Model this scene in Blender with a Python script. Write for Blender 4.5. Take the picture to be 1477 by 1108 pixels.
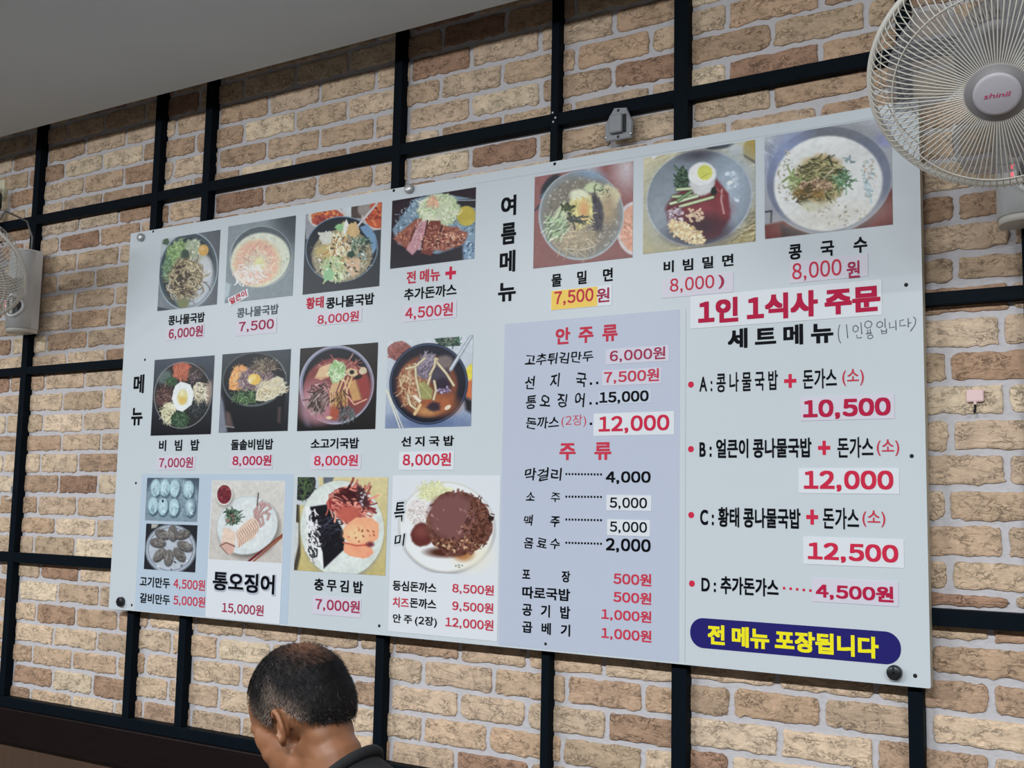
import bpy, bmesh, math, random
import numpy as np
from mathutils import Vector, Matrix, Euler

# tuning
LAMP_W = 77.0
LAMP_TILT = 0.21
BOARD = (206,214,220)
INKGAIN = 1.15
SHEETSEEN = (212.4, 216.2, 221.9)
HEADPOS = (-1.292, -0.928, 1.126)
HEADYAW = 3.17
HEADPITCH = 30

for _o in list(bpy.data.objects):
    bpy.data.objects.remove(_o)
SC = bpy.context.scene
COL = SC.collection
FZ = 1.485                      # camera height above the floor; heights below are written relative to the camera

# ------------------------------------------------------------------ camera, world, lights, exposure
cam_d = bpy.data.cameras.new('camera')
cam_d.sensor_width = 36.0
cam_d.lens = 36.0 * 1619.08 / 1477.0
cam_d.clip_start = 0.05
cam = bpy.data.objects.new('camera', cam_d)
COL.objects.link(cam)
cam.location = (0, -2.3568, FZ)
YAW, PITCH, ROLL = 0.564179, 0.1111925, -0.0200009
Rz = Matrix.Rotation(YAW, 3, 'Z')
Rx = Matrix.Rotation(PITCH, 3, 'X')
Ry = Matrix.Rotation(ROLL, 3, 'Y')
CR = Rz @ Rx @ Ry               # columns: right, forward, up
r_, f_, u_ = CR.col[0], CR.col[1], CR.col[2]
cam.rotation_euler = Matrix((r_, u_, -f_)).transposed().to_euler()
SC.camera = cam

w = bpy.data.worlds.new('world')
SC.world = w
w.use_nodes = True
w.node_tree.nodes['Background'].inputs[0].default_value = (0.75, 0.85, 1.0, 1)
w.node_tree.nodes['Background'].inputs[1].default_value = 0.02

SC.view_settings.view_transform = 'Standard'
SC.view_settings.look = 'None'
SC.view_settings.gamma = 1.0
SC.view_settings.use_curve_mapping = False
SC.view_settings.exposure = 0.0


def area(name, loc, target, sx, sy, power, col=(1, 1, 1)):
    d = bpy.data.lights.new(name, 'AREA')
    d.shape = 'RECTANGLE'
    d.size, d.size_y = sx, sy
    d.energy = power
    d.color = col
    o = bpy.data.objects.new(name, d)
    COL.objects.link(o)
    o.location = loc
    o.rotation_euler = (Vector(target) - Vector(loc)).to_track_quat('-Z', 'Y').to_euler()
    return o


# a row of tube lamps in the raised middle of the ceiling, just above the level of the lower border strip
for i, lx in enumerate((-7.0, -5.0, -2.8, -0.5, 1.6)):
    area('lamp_tube', (lx, -3.0, FZ + 1.284), (lx, -3.0 + math.sin(LAMP_TILT), FZ + 1.284 - math.cos(LAMP_TILT)), 1.3, 0.09, LAMP_W, (0.94, 0.98, 1.0))

# ------------------------------------------------------------------ helpers


def lin(c):
    c = np.asarray(c, float) / 255.0
    return np.where(c <= 0.04045, c / 12.92, ((c + 0.055) / 1.055) ** 2.4)


def rgb(*c):
    return tuple(float(x) for x in lin(c)) + (1.0,)


def mat(name, col, rough=0.5, metal=0.0, spec=0.5, noise=None, bump=None, emit=None, coat=0.0, alpha=None, trans=0.0):
    m = bpy.data.materials.new(name)
    m.use_nodes = True
    nt = m.node_tree
    b = nt.nodes['Principled BSDF']
    b.inputs['Base Color'].default_value = col
    b.inputs['Roughness'].default_value = rough
    b.inputs['Metallic'].default_value = metal
    b.inputs['Specular IOR Level'].default_value = spec
    b.inputs['Coat Weight'].default_value = coat
    b.inputs['Transmission Weight'].default_value = trans
    tc = nt.nodes.new('ShaderNodeTexCoord')
    if noise:                   # (scale, amount, stretch)
        mp = nt.nodes.new('ShaderNodeMapping')
        mp.inputs['Scale'].default_value = noise[2] if len(noise) > 2 else (1, 1, 1)
        nt.links.new(tc.outputs['Object'], mp.inputs[0])
        n = nt.nodes.new('ShaderNodeTexNoise')
        n.inputs['Scale'].default_value = noise[0]
        n.inputs['Detail'].default_value = 5
        nt.links.new(mp.outputs[0], n.inputs[0])
        mx = nt.nodes.new('ShaderNodeMix')
        mx.data_type = 'RGBA'
        k = noise[1]
        mx.inputs[6].default_value = tuple(c * (1 - k) for c in col[:3]) + (1,)
        mx.inputs[7].default_value = tuple(min(1, c * (1 + k)) for c in col[:3]) + (1,)
        nt.links.new(n.outputs['Fac'], mx.inputs[0])
        nt.links.new(mx.outputs[2], b.inputs['Base Color'])
    if bump:                    # (scale, strength, distance)
        n2 = nt.nodes.new('ShaderNodeTexNoise')
        n2.inputs['Scale'].default_value = bump[0]
        n2.inputs['Detail'].default_value = 6
        nt.links.new(tc.outputs['Object'], n2.inputs[0])
        bp = nt.nodes.new('ShaderNodeBump')
        bp.inputs['Strength'].default_value = bump[1]
        bp.inputs['Distance'].default_value = bump[2]
        nt.links.new(n2.outputs['Fac'], bp.inputs['Height'])
        nt.links.new(bp.outputs[0], b.inputs['Normal'])
    if emit:
        b.inputs['Emission Color'].default_value = emit[0]
        b.inputs['Emission Strength'].default_value = emit[1]
    if alpha is not None:
        b.inputs['Alpha'].default_value = alpha
    return m


def link(o, parent=None):
    COL.objects.link(o)
    if parent is not None:
        o.parent = parent
    return o


def tag(o, label=None, cat=None, group=None, kind=None):
    for k, v in (('label', label), ('category', cat), ('group', group), ('kind', kind)):
        if v:
            o[k] = v
    return o


def empty(name, loc=(0, 0, 0), rot=(0, 0, 0), parent=None):
    o = bpy.data.objects.new(name, None)
    o.location = loc
    o.rotation_euler = rot
    o.empty_display_size = 0.05
    return link(o, parent)


def obj(name, bm, m, parent=None, loc=(0, 0, 0), smooth=False):
    me = bpy.data.meshes.new(name)
    bm.normal_update()
    bm.to_mesh(me)
    bm.free()
    if smooth:
        me.shade_smooth()
    for mm in (m if isinstance(m, (list, tuple)) else [m]):
        me.materials.append(mm)
    o = bpy.data.objects.new(name, me)
    o.location = loc
    return link(o, parent)


def bx(bm, x0, x1, y0, y1, z0, z1, bev=0.0, mi=0, seg=2):
    r = bmesh.ops.create_cube(bm, size=1.0)
    vs = r['verts']
    for v in vs:
        v.co = Vector(((x0 + x1) / 2 + v.co.x * (x1 - x0), (y0 + y1) / 2 + v.co.y * (y1 - y0), (z0 + z1) / 2 + v.co.z * (z1 - z0)))
    fs = list({f for v in vs for f in v.link_faces})
    for f in fs:
        f.material_index = mi
    if bev:
        es = list({e for v in vs for e in v.link_edges})
        bmesh.ops.bevel(bm, geom=es, offset=bev, segments=seg, affect='EDGES', profile=0.5)
    return bm


def tube(bm, pts, r, n=8, closed=False, caps=True, mi=0):
    pts = [Vector(p) for p in pts]
    N = len(pts)
    rr = r if isinstance(r, (list, tuple)) else [r] * N
    rings = []
    prev = None
    for i, p in enumerate(pts):
        if closed:
            t = (pts[(i + 1) % N] - pts[i - 1]).normalized()
        else:
            t = (pts[min(i + 1, N - 1)] - pts[max(i - 1, 0)]).normalized()
        if prev is None:
            a = t.orthogonal().normalized()
        else:
            a = (prev - t * prev.dot(t))
            a = a.normalized() if a.length > 1e-6 else t.orthogonal().normalized()
        prev = a
        b = t.cross(a)
        rings.append([bm.verts.new(p + (a * math.cos(2 * math.pi * k / n) + b * math.sin(2 * math.pi * k / n)) * rr[i]) for k in range(n)])
    M = N if closed else N - 1
    for i in range(M):
        A, Bq = rings[i], rings[(i + 1) % N]
        for k in range(n):
            f = bm.faces.new((A[k], A[(k + 1) % n], Bq[(k + 1) % n], Bq[k]))
            f.smooth = True
            f.material_index = mi
    if caps and not closed:
        f = bm.faces.new(list(reversed(rings[0])))
        f.material_index = mi
        f = bm.faces.new(rings[-1])
        f.material_index = mi
    return bm


def lathe(bm, prof, n=48, axis='Z', org=(0, 0, 0), mi=0, mtx=None):
    """prof: (radius, height) list, revolved round the given axis"""
    rings = []
    for r, h in prof:
        ring = []
        for k in range(n):
            a = 2 * math.pi * k / n
            p = Vector((r * math.cos(a), r * math.sin(a), h))
            if axis == 'Y':
                p = Vector((p.x, -p.z, p.y))
            if mtx is not None:
                p = mtx @ p
            ring.append(bm.verts.new(p + Vector(org)))
        rings.append(ring)
    for i in range(len(rings) - 1):
        for k in range(n):
            f = bm.faces.new((rings[i][k], rings[i][(k + 1) % n], rings[i + 1][(k + 1) % n], rings[i + 1][k]))
            f.smooth = True
            f.material_index = mi
    for ring, flip in ((rings[0], True), (rings[-1], False)):
        if (ring[0].co - ring[n // 2].co).length > 1e-5:
            f = bm.faces.new(list(reversed(ring)) if flip else ring)
            f.material_index = mi
    return bm


def attr_mat(name, attr, rough=0.5, spec=0.5, coat=0.0, nscale=None, namt=0.0, bump=None):
    m = mat(name, (0.5, 0.5, 0.5, 1), rough, 0, spec, bump=bump, coat=coat)
    nt = m.node_tree
    a = nt.nodes.new('ShaderNodeAttribute')
    a.attribute_name = attr
    out = a.outputs['Color']
    if nscale:
        tc = nt.nodes.new('ShaderNodeTexCoord')
        n = nt.nodes.new('ShaderNodeTexNoise')
        n.inputs['Scale'].default_value = nscale
        n.inputs['Detail'].default_value = 6
        nt.links.new(tc.outputs['Object'], n.inputs[0])
        mr = nt.nodes.new('ShaderNodeMapRange')
        mr.inputs['From Min'].default_value = 0.25
        mr.inputs['From Max'].default_value = 0.75
        mr.inputs['To Min'].default_value = 1 - namt
        mr.inputs['To Max'].default_value = 1 + namt
        nt.links.new(n.outputs['Fac'], mr.inputs[0])
        mx = nt.nodes.new('ShaderNodeVectorMath')
        mx.operation = 'SCALE'
        nt.links.new(out, mx.inputs[0])
        nt.links.new(mr.outputs[0], mx.inputs['Scale'])
        out = mx.outputs[0]
    nt.links.new(out, nt.nodes['Principled BSDF'].inputs['Base Color'])
    return m


# ------------------------------------------------------------------ materials
M = {}
M['bar'] = mat('black_paint', rgb(15, 22, 29), 0.5, spec=0.03, noise=(40, .15))
M['plaster'] = mat('ceiling_plaster', rgb(228, 234, 239), 0.9, noise=(3, .05), bump=(60, .12, .002))
M['rail'] = mat('dark_wood', rgb(24, 14, 14), 0.5, spec=.15, noise=(9, .5, (1, 8, 8)))
M['dado'] = mat('veneer', rgb(76, 56, 42), 0.55, noise=(14, .32, (9, 1, .25)))
M['floor'] = mat('floor_tile', rgb(84, 80, 76), 0.4, noise=(4, .2))
M['room'] = mat('painted_wall', rgb(80, 77, 74), 0.8, noise=(3, .05))
M['board'] = mat('white_panel', rgb(*BOARD), 0.32, spec=0.2, noise=(1.3, .012))
M['board_edge'] = mat('panel_edge', rgb(196, 190, 172), 0.6, noise=(60, .1))
M['white'] = mat('white_plastic', rgb(214, 210, 202), 0.42, noise=(30, .04))
M['silver'] = mat('silver_plastic', rgb(218, 219, 220), 0.3, metal=0.12, noise=(25, .06))
M['steel'] = mat('zinc', rgb(186, 188, 188), 0.3, metal=0.45, noise=(80, .15))
M['blackp'] = mat('black_plastic', rgb(18, 18, 20), 0.3)
M['darkscrew'] = mat('dark_metal', rgb(44, 46, 48), 0.35, metal=0.4, noise=(90, .3))
M['hole'] = mat('hole_black', rgb(22, 22, 26), 0.8)
M['pink'] = mat('pink_plastic', rgb(238, 206, 205), 0.25, spec=0.5)
M['cream'] = mat('cream_plastic', rgb(225, 218, 190), 0.45)
M['ghook'] = mat('grey_plastic', rgb(138, 140, 144), 0.45, noise=(60, .06))
M['wire'] = mat('white_wire', rgb(212, 208, 198), 0.4)
M['motor'] = mat('grey_motor', rgb(95, 94, 96), 0.5)
M['hubgrey'] = mat('hub_grey', rgb(140, 136, 138), 0.45)
M['hubdisc'] = mat('hub_disc', rgb(188, 184, 192), 0.4)
M['blade'] = mat('fan_blade', rgb(160, 160, 166), 0.3, alpha=0.38)
M['cord'] = mat('grey_cord', rgb(120, 122, 122), 0.5)
M['dcord'] = mat('dark_cord', rgb(38, 48, 46), 0.4)
M['led'] = mat('red_led', rgb(230, 60, 70), 0.3, emit=(rgb(255, 70, 80), 2.2))
M['badge'] = mat('badge_ink', rgb(205, 60, 110), 0.5)
M['skin'] = mat('skin', rgb(141, 95, 66), 0.5, noise=(14, .1), bump=(160, .12, .001))
M['skin'].node_tree.nodes['Principled BSDF'].inputs['Subsurface Weight'].default_value = 0.08
M['shirt'] = mat('black_cloth', rgb(24, 24, 27), 0.9, noise=(50, .2), bump=(300, .2, .001))
M['trouser'] = mat('trouser_cloth', rgb(40, 42, 50), 0.9, bump=(300, .2, .001))
M['eye'] = mat('eye_white', rgb(225, 220, 215), 0.2)
M['iris'] = mat('iris', rgb(30, 20, 16), 0.15)
INKC = {'badge': (205, 60, 110), 'ink': (13, 15, 22), 'grey': (96, 104, 112), 'red': (206, 62, 84), 'red2': (210, 48, 78), 'dred': (172, 58, 90), 'dred2': (188, 36, 74),
        'yellow': (248, 236, 40), 'white': (214, 220, 226), 'pen': (112, 118, 126), 'halo': (186, 190, 204)}
INK = {k: mat('ink_' + k, rgb(*v), 0.5, spec=0.06) for k, v in INKC.items()}
PAPERC = {'lilac': (217, 213, 226), 'palelilac': (214, 212, 226), 'white': (226, 230, 236), 'panel2': (199, 208, 224), 'panel': (192, 200, 218), 'pblue': (190, 206, 222),
          'yellow': (246, 206, 84), 'navy': (40, 36, 112), 'tagpink': (226, 184, 190)}
PAPER = {k: mat('paper_' + k, rgb(*v), 0.35, spec=0.2, noise=(6, .015)) for k, v in PAPERC.items()}

# ------------------------------------------------------------------ the setting
def structure(name, bm, m, smooth=False):
    return tag(obj(name, bm, m, smooth=smooth), kind='structure')


XL, XR, YB = -6.6, 2.2, -6.4
b = bx(bmesh.new(), XL, XR, YB, 0.1, -0.08, 0.0)
structure('floor', b, M['floor'])
# ceiling: a lower border strip along the brick wall, a fascia, the slab over the shadow gap, and the raised middle
b = bmesh.new()
bx(b, XL, XR, -0.86, -0.15, FZ + 1.2327, FZ + 1.250)      # border strip, stopping short of the wall in a shadow gap
bx(b, XL, XR, -0.885, -0.855, FZ + 1.2327, FZ + 2.0)
bx(b, XL, XR, -0.86, 0.10, FZ + 1.46, FZ + 1.50)
bx(b, XL, XR, YB, -0.86, FZ + 2.0, FZ + 2.05)
structure('ceiling', b, M['plaster'])
b = bx(bmesh.new(), XL - .1, XL, YB, 0.1, 0, FZ + 2.05)
structure('wall_left', b, M['room'])
b = bx(bmesh.new(), XR, XR + .1, YB, 0.1, 0, FZ + 2.05)
structure('wall_right', b, M['room'])
b = bx(bmesh.new(), XL, XR, YB - .1, YB, 0, FZ + 2.05)
structure('wall_front', b, M['room'])


# brick wall: one relief mesh, laid in a running bond of 206 x 69 mm
def brick_wall():
    rnd = np.random.RandomState(7)
    pitch = 0.2055

    def lines(first, step, lo, hi):
        out = []
        z = first
        while z > lo:
            out.append(z)
            z -= step
        z = first + step
        while z < hi:
            out.insert(0, z)
            z += step
        return out
    leftl = [1.509, 1.44, 1.371, 1.303, 1.234, 1.166, 1.098, 1.029, .966, .905, .837, .769, .701, .633, .565, .4977, .4306, .3646, .2931, .222, .158, .0877, .0179,
             -.053, -.1158, -.19, -.2627, -.3348, -.4035, -.472, -.540, -.609, -.678, -.747]
    rightl = [1.47, 1.40, 1.33, 1.26, 1.19, 1.126, 1.06, .993, .926, .860, .793, .726, .6596, .5961, .5286, .4690, .4045, .3356, .2668, .1982, .1285, .0600, -.0100, -.0790, -.1440, -.1760,
              -.2412, -.3103, -.3761, -.4434, -.510, -.577, -.645, -.712, -.78]
    zmin, zmax = -0.72, 1.44
    # x range, course lines, and for each height zone: lower end, height of a course, its joint phase, shift
    PA, PB = -1.632, -1.737
    strips = [(XL, -2.83, leftl, [(.6, 1.198, PA, .046), (-.19, .395, PB, .018), (-9, -.226, PB, .050)]),
              (-2.83, -1.861, lines(1.158, .0700, zmin, zmax), [(-9, 1.193, PB, -.020)]),
              (-1.861, -1.022, lines(1.158, .0700, zmin, zmax), [(-9, 1.193, PA, 0)]),
              (-1.022, -.522, lines(1.109, .0704, zmin, zmax), [(-9, 1.144, PB, 0)]),
              (-.522, XR, rightl, [(.43, .628, PA, -.030), (-.176, .370, PA, .045), (-9, -.208, PA, .005)])]
    V, F, C = [], [], []

    def add_brick(x0, x1, z0, z1, col):
        w_, h_ = x1 - x0, z1 - z0
        if w_ < 0.012:
            return
        n = 17 if w_ > .1 else 9
        rc = min(rnd.uniform(.004, .012), w_ * .3)
        pts = []
        per = [((x0 + rc + (w_ - 2 * rc) * t, z0)) for t in np.linspace(0, 1, n)]
        per += [(x1 - rc * .3, z0 + rc * .3)]
        per += [((x1, z0 + rc + (h_ - 2 * rc) * t)) for t in np.linspace(0, 1, 7)]
        per += [(x1 - rc * .3, z1 - rc * .3)]
        per += [((x1 - rc - (w_ - 2 * rc) * t, z1)) for t in np.linspace(0, 1, n)]
        per += [(x0 + rc * .3, z1 - rc * .3)]
        per += [((x0, z1 - rc - (h_ - 2 * rc) * t)) for t in np.linspace(0, 1, 7)]
        per += [(x0 + rc * .3, z0 + rc * .3)]
        P = np.array(per)
        jit = rnd.normal(0, .0010, P.shape)
        jit = jit * .75 + (lambda q: q + np.roll(q, 1, 0) + np.roll(q, 2, 0) + np.roll(q, -1, 0))(rnd.normal(0, .0010, P.shape)) * .42
        # the lower edge is the more ragged one
        low = P[:, 1] < z0 + h_ * .3
        jit[low] *= 1.7
        P = P + jit
        c0 = np.array([(x0 + x1) / 2, (z0 + z1) / 2])
        N = len(P)
        base = len(V)
        for ins, y in ((0, 0.0), (.0012, -.0038), (.005, -.0052), (.014, -.0056)):
            Q = P.copy()
            d = c0 - Q
            lim = np.array([w_ / 2, h_ / 2])
            Q = Q + d / lim * np.minimum(ins, lim * .6)
            yy = y + (rnd.normal(0, .0006, N) if y < -.004 else 0)
            for q, y_ in zip(Q, np.broadcast_to(yy, N)):
                V.append((q[0], y_, FZ + q[1]))
                C.append(col)
        for k in range(3):
            a, b_ = base + k * N, base + (k + 1) * N
            for i in range(N):
                j = (i + 1) % N
                F.append((a + i, a + j, b_ + j, b_ + i))
        F.append(tuple(base + 3 * N + i for i in range(N)))
    pal = [(176, 156, 136), (182, 162, 142), (170, 148, 127), (190, 172, 152), (186, 167, 146), (168, 144, 122), (154, 128, 108), (146, 118, 100), (196, 180, 158), (178, 156, 134), (174, 154, 132), (162, 138, 118), (190, 170, 148), (180, 160, 138), (172, 152, 132)]
    for si, (sx0, sx1, L, zones) in enumerate(strips):
        for ci in range(len(L) - 1):
            zt, zb = L[ci], L[ci + 1]
            if zb < zmin - .03 or zt > zmax + .03:
                continue
            zc = (zt + zb) / 2
            zone = next(z_ for z_ in zones if zc > z_[0])
            ia = min(range(len(L) - 1), key=lambda i: abs((L[i] + L[i + 1]) / 2 - zone[1]))
            ph = (zone[2] if (ci - ia) % 2 == 0 else PA + PB - zone[2]) + zone[3]
            k0 = math.floor((sx0 - ph) / pitch) - 1
            k1 = math.ceil((sx1 - ph) / pitch) + 1
            js = [ph + k * pitch + rnd.uniform(-.008, .008) for k in range(k0, k1 + 1)]
            for a, b_ in zip(js[:-1], js[1:]):
                g = .0062
                x0, x1 = max(a + g, sx0 + .0015), min(b_ - g, sx1 - .0015)
                if x1 - x0 < .012:
                    continue
                c = np.array(pal[rnd.randint(len(pal))], float) * rnd.uniform(.93, 1.05) * np.array((1.19, 1.175, 1.16))
                cl = lin(np.clip(c, 0, 255))
                zz = rnd.uniform(-.0015, .0015, 2)
                add_brick(x0, x1, zb + .0062 + zz[0], zt - .0062 + zz[1], (cl[0], cl[1], cl[2], 1.0))
    # mortar bed, subdivided a little so its own relief shows
    mb = len(V)
    mc = lin((202, 199, 203))
    for (x, z) in ((XL, -FZ), (XR, -FZ), (XR, 1.5), (XL, 1.5)):
        V.append((x, .0002, FZ + z))
        C.append((mc[0], mc[1], mc[2], 0.0))
    F.append((mb, mb + 1, mb + 2, mb + 3))
    me = bpy.data.meshes.new('wall_back')
    me.from_pydata(V, [], F)
    at = me.color_attributes.new('tone', 'FLOAT_COLOR', 'POINT')
    at.data.foreach_set('color', np.array(C, np.float32).ravel())
    m = bpy.data.materials.new('brick')
    m.use_nodes = True
    nt = m.node_tree
    N_ = nt.nodes
    Lk = nt.links.new
    bs = N_['Principled BSDF']
    bs.inputs['Roughness'].default_value = .82
    bs.inputs['Specular IOR Level'].default_value = .25
    a = N_.new('ShaderNodeAttribute')
    a.attribute_name = 'tone'
    tc = N_.new('ShaderNodeTexCoord')
    mp = N_.new('ShaderNodeMapping')
    mp.inputs['Scale'].default_value = (1.0, 1.0, 1.7)
    Lk(tc.outputs['Object'], mp.inputs[0])

    def noise(sc, det, rough=.6, dist=0.0):
        n = N_.new('ShaderNodeTexNoise')
        n.inputs['Scale'].default_value = sc
        n.inputs['Detail'].default_value = det
        n.inputs['Roughness'].default_value = rough
        n.inputs['Distortion'].default_value = dist
        Lk(mp.outputs[0], n.inputs[0])
        return n.outputs['Fac']

    def ramp(src, a0, b0, lo, hi):
        r = N_.new('ShaderNodeMapRange')
        for k, v in (('From Min', a0), ('From Max', b0), ('To Min', lo), ('To Max', hi)):
            r.inputs[k].default_value = v
        Lk(src, r.inputs[0])
        return r.outputs[0]

    def math_(op, x, y):
        n = N_.new('ShaderNodeMath')
        n.operation = op
        for i, v in enumerate((x, y)):
            if isinstance(v, (int, float)):
                n.inputs[i].default_value = v
            else:
                Lk(v, n.inputs[i])
        return n.outputs[0]
    blotch = ramp(noise(16, 4, .6), .3, .7, .84, 1.16)
    grain = ramp(noise(120, 5, .75), .3, .7, .84, 1.16)
    # fine wandering cracks: ridges of a distorted noise
    cn = noise(52, 6, .66, .7)
    ridge = N_.new('ShaderNodeMath')
    ridge.operation = 'ABSOLUTE'
    Lk(math_('SUBTRACT', cn, .5), ridge.inputs[0])
    crack = ramp(ridge.outputs[0], 0.0, .030, 0.0, 1.0)
    gate = ramp(noise(24, 3), .44, .62, 0.0, 1.0)
    crackm = math_('MAXIMUM', crack, math_('SUBTRACT', 1.0, gate))
    crackm = math_('MAXIMUM', crackm, math_('SUBTRACT', 1.0, a.outputs['Alpha']))
    mul = math_('MULTIPLY', math_('MULTIPLY', blotch, grain), ramp(crackm, 0, 1, .66, 1.0))
    # mortar stays plain
    flat = ramp(noise(60, 4), .3, .7, .95, 1.05)
    mixf = N_.new('ShaderNodeMix')
    Lk(a.outputs['Alpha'], mixf.inputs[0])
    Lk(flat, mixf.inputs[2])
    Lk(mul, mixf.inputs[3])
    vm = N_.new('ShaderNodeVectorMath')
    vm.operation = 'SCALE'
    Lk(a.outputs['Color'], vm.inputs[0])
    Lk(mixf.outputs[0], vm.inputs['Scale'])
    Lk(vm.outputs[0], bs.inputs['Base Color'])
    hgt = math_('ADD', math_('MULTIPLY', noise(55, 6, .7, .4), .8), math_('MULTIPLY', crackm, .5))
    bp = N_.new('ShaderNodeBump')
    bp.inputs['Strength'].default_value = .8
    bp.inputs['Distance'].default_value = .0045
    Lk(hgt, bp.inputs['Height'])
    Lk(bp.outputs[0], bs.inputs['Normal'])
    me.materials.append(m)
    o = bpy.data.objects.new('wall_back', me)
    tag(o, kind='structure')
    return link(o)


brick_wall()

# black square-tube grid on the bricks
NT = [0]


def trim(bm, m):
    NT[0] += 1
    return structure('trim_%d' % NT[0], bm, m)


BD = -0.030
VB_ = [(-5.75, .03), (-5.13, .03), (-4.12, .03), (-3.4500, .030), (-2.8310, .030), (-2.6010, .030), (-1.8610, .028), (-1.3645, .022), (-1.0250, .036), (-.5255, .028), (-.2945, .030), (.62, .03), (1.3, .03)]
RT = -0.647
for i, (x, w_) in enumerate(VB_):
    t_ = trim(bx(bmesh.new(), x - w_ / 2, x + w_ / 2, BD, 0.0, FZ + RT, FZ + 1.46, .0015), M['bar'])
    if w_ == .022:
        for (dx, dz) in ((-.004, .982), (.004, .9675), (-.002, .958)):
            bs_ = bmesh.new()
            lathe(bs_, [(.0001, .0016), (.0028, .0014), (.0034, 0)], 12, 'Y')
            obj('screw', bs_, M['steel'], t_, loc=(x + dx, BD, FZ + dz))
HB = [(.9480, .9800, XL, XR), (.4240, .4510, XL, XR), (-.2095, -.1765, XL, XR)]
for z0, z1, x0, x1 in HB:
    trim(bx(bmesh.new(), x0, x1, BD + .0012, 0.0, FZ + z0, FZ + z1, .0015), M['bar'])
# chair rail: a black ledge over dark wood, then veneer dado below
b = bmesh.new()
bx(b, XL, XR, BD - .004, 0.0, FZ - .680, FZ - .647, .002)
trim(b, M['bar'])
b = bmesh.new()
bx(b, XL, XR, BD - .012, 0.0, FZ - .790, FZ - .680, .004)
trim(b, M['rail'])
b = bmesh.new()
bx(b, XL, XR, -.018, 0.0, 0.09, FZ - .790)
trim(b, M['dado'])
b = bmesh.new()
bx(b, XL, XR, -.030, 0.0, 0.0, 0.09, .003)
tag(obj('baseboard_back', b, M['rail']), kind='structure')

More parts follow.
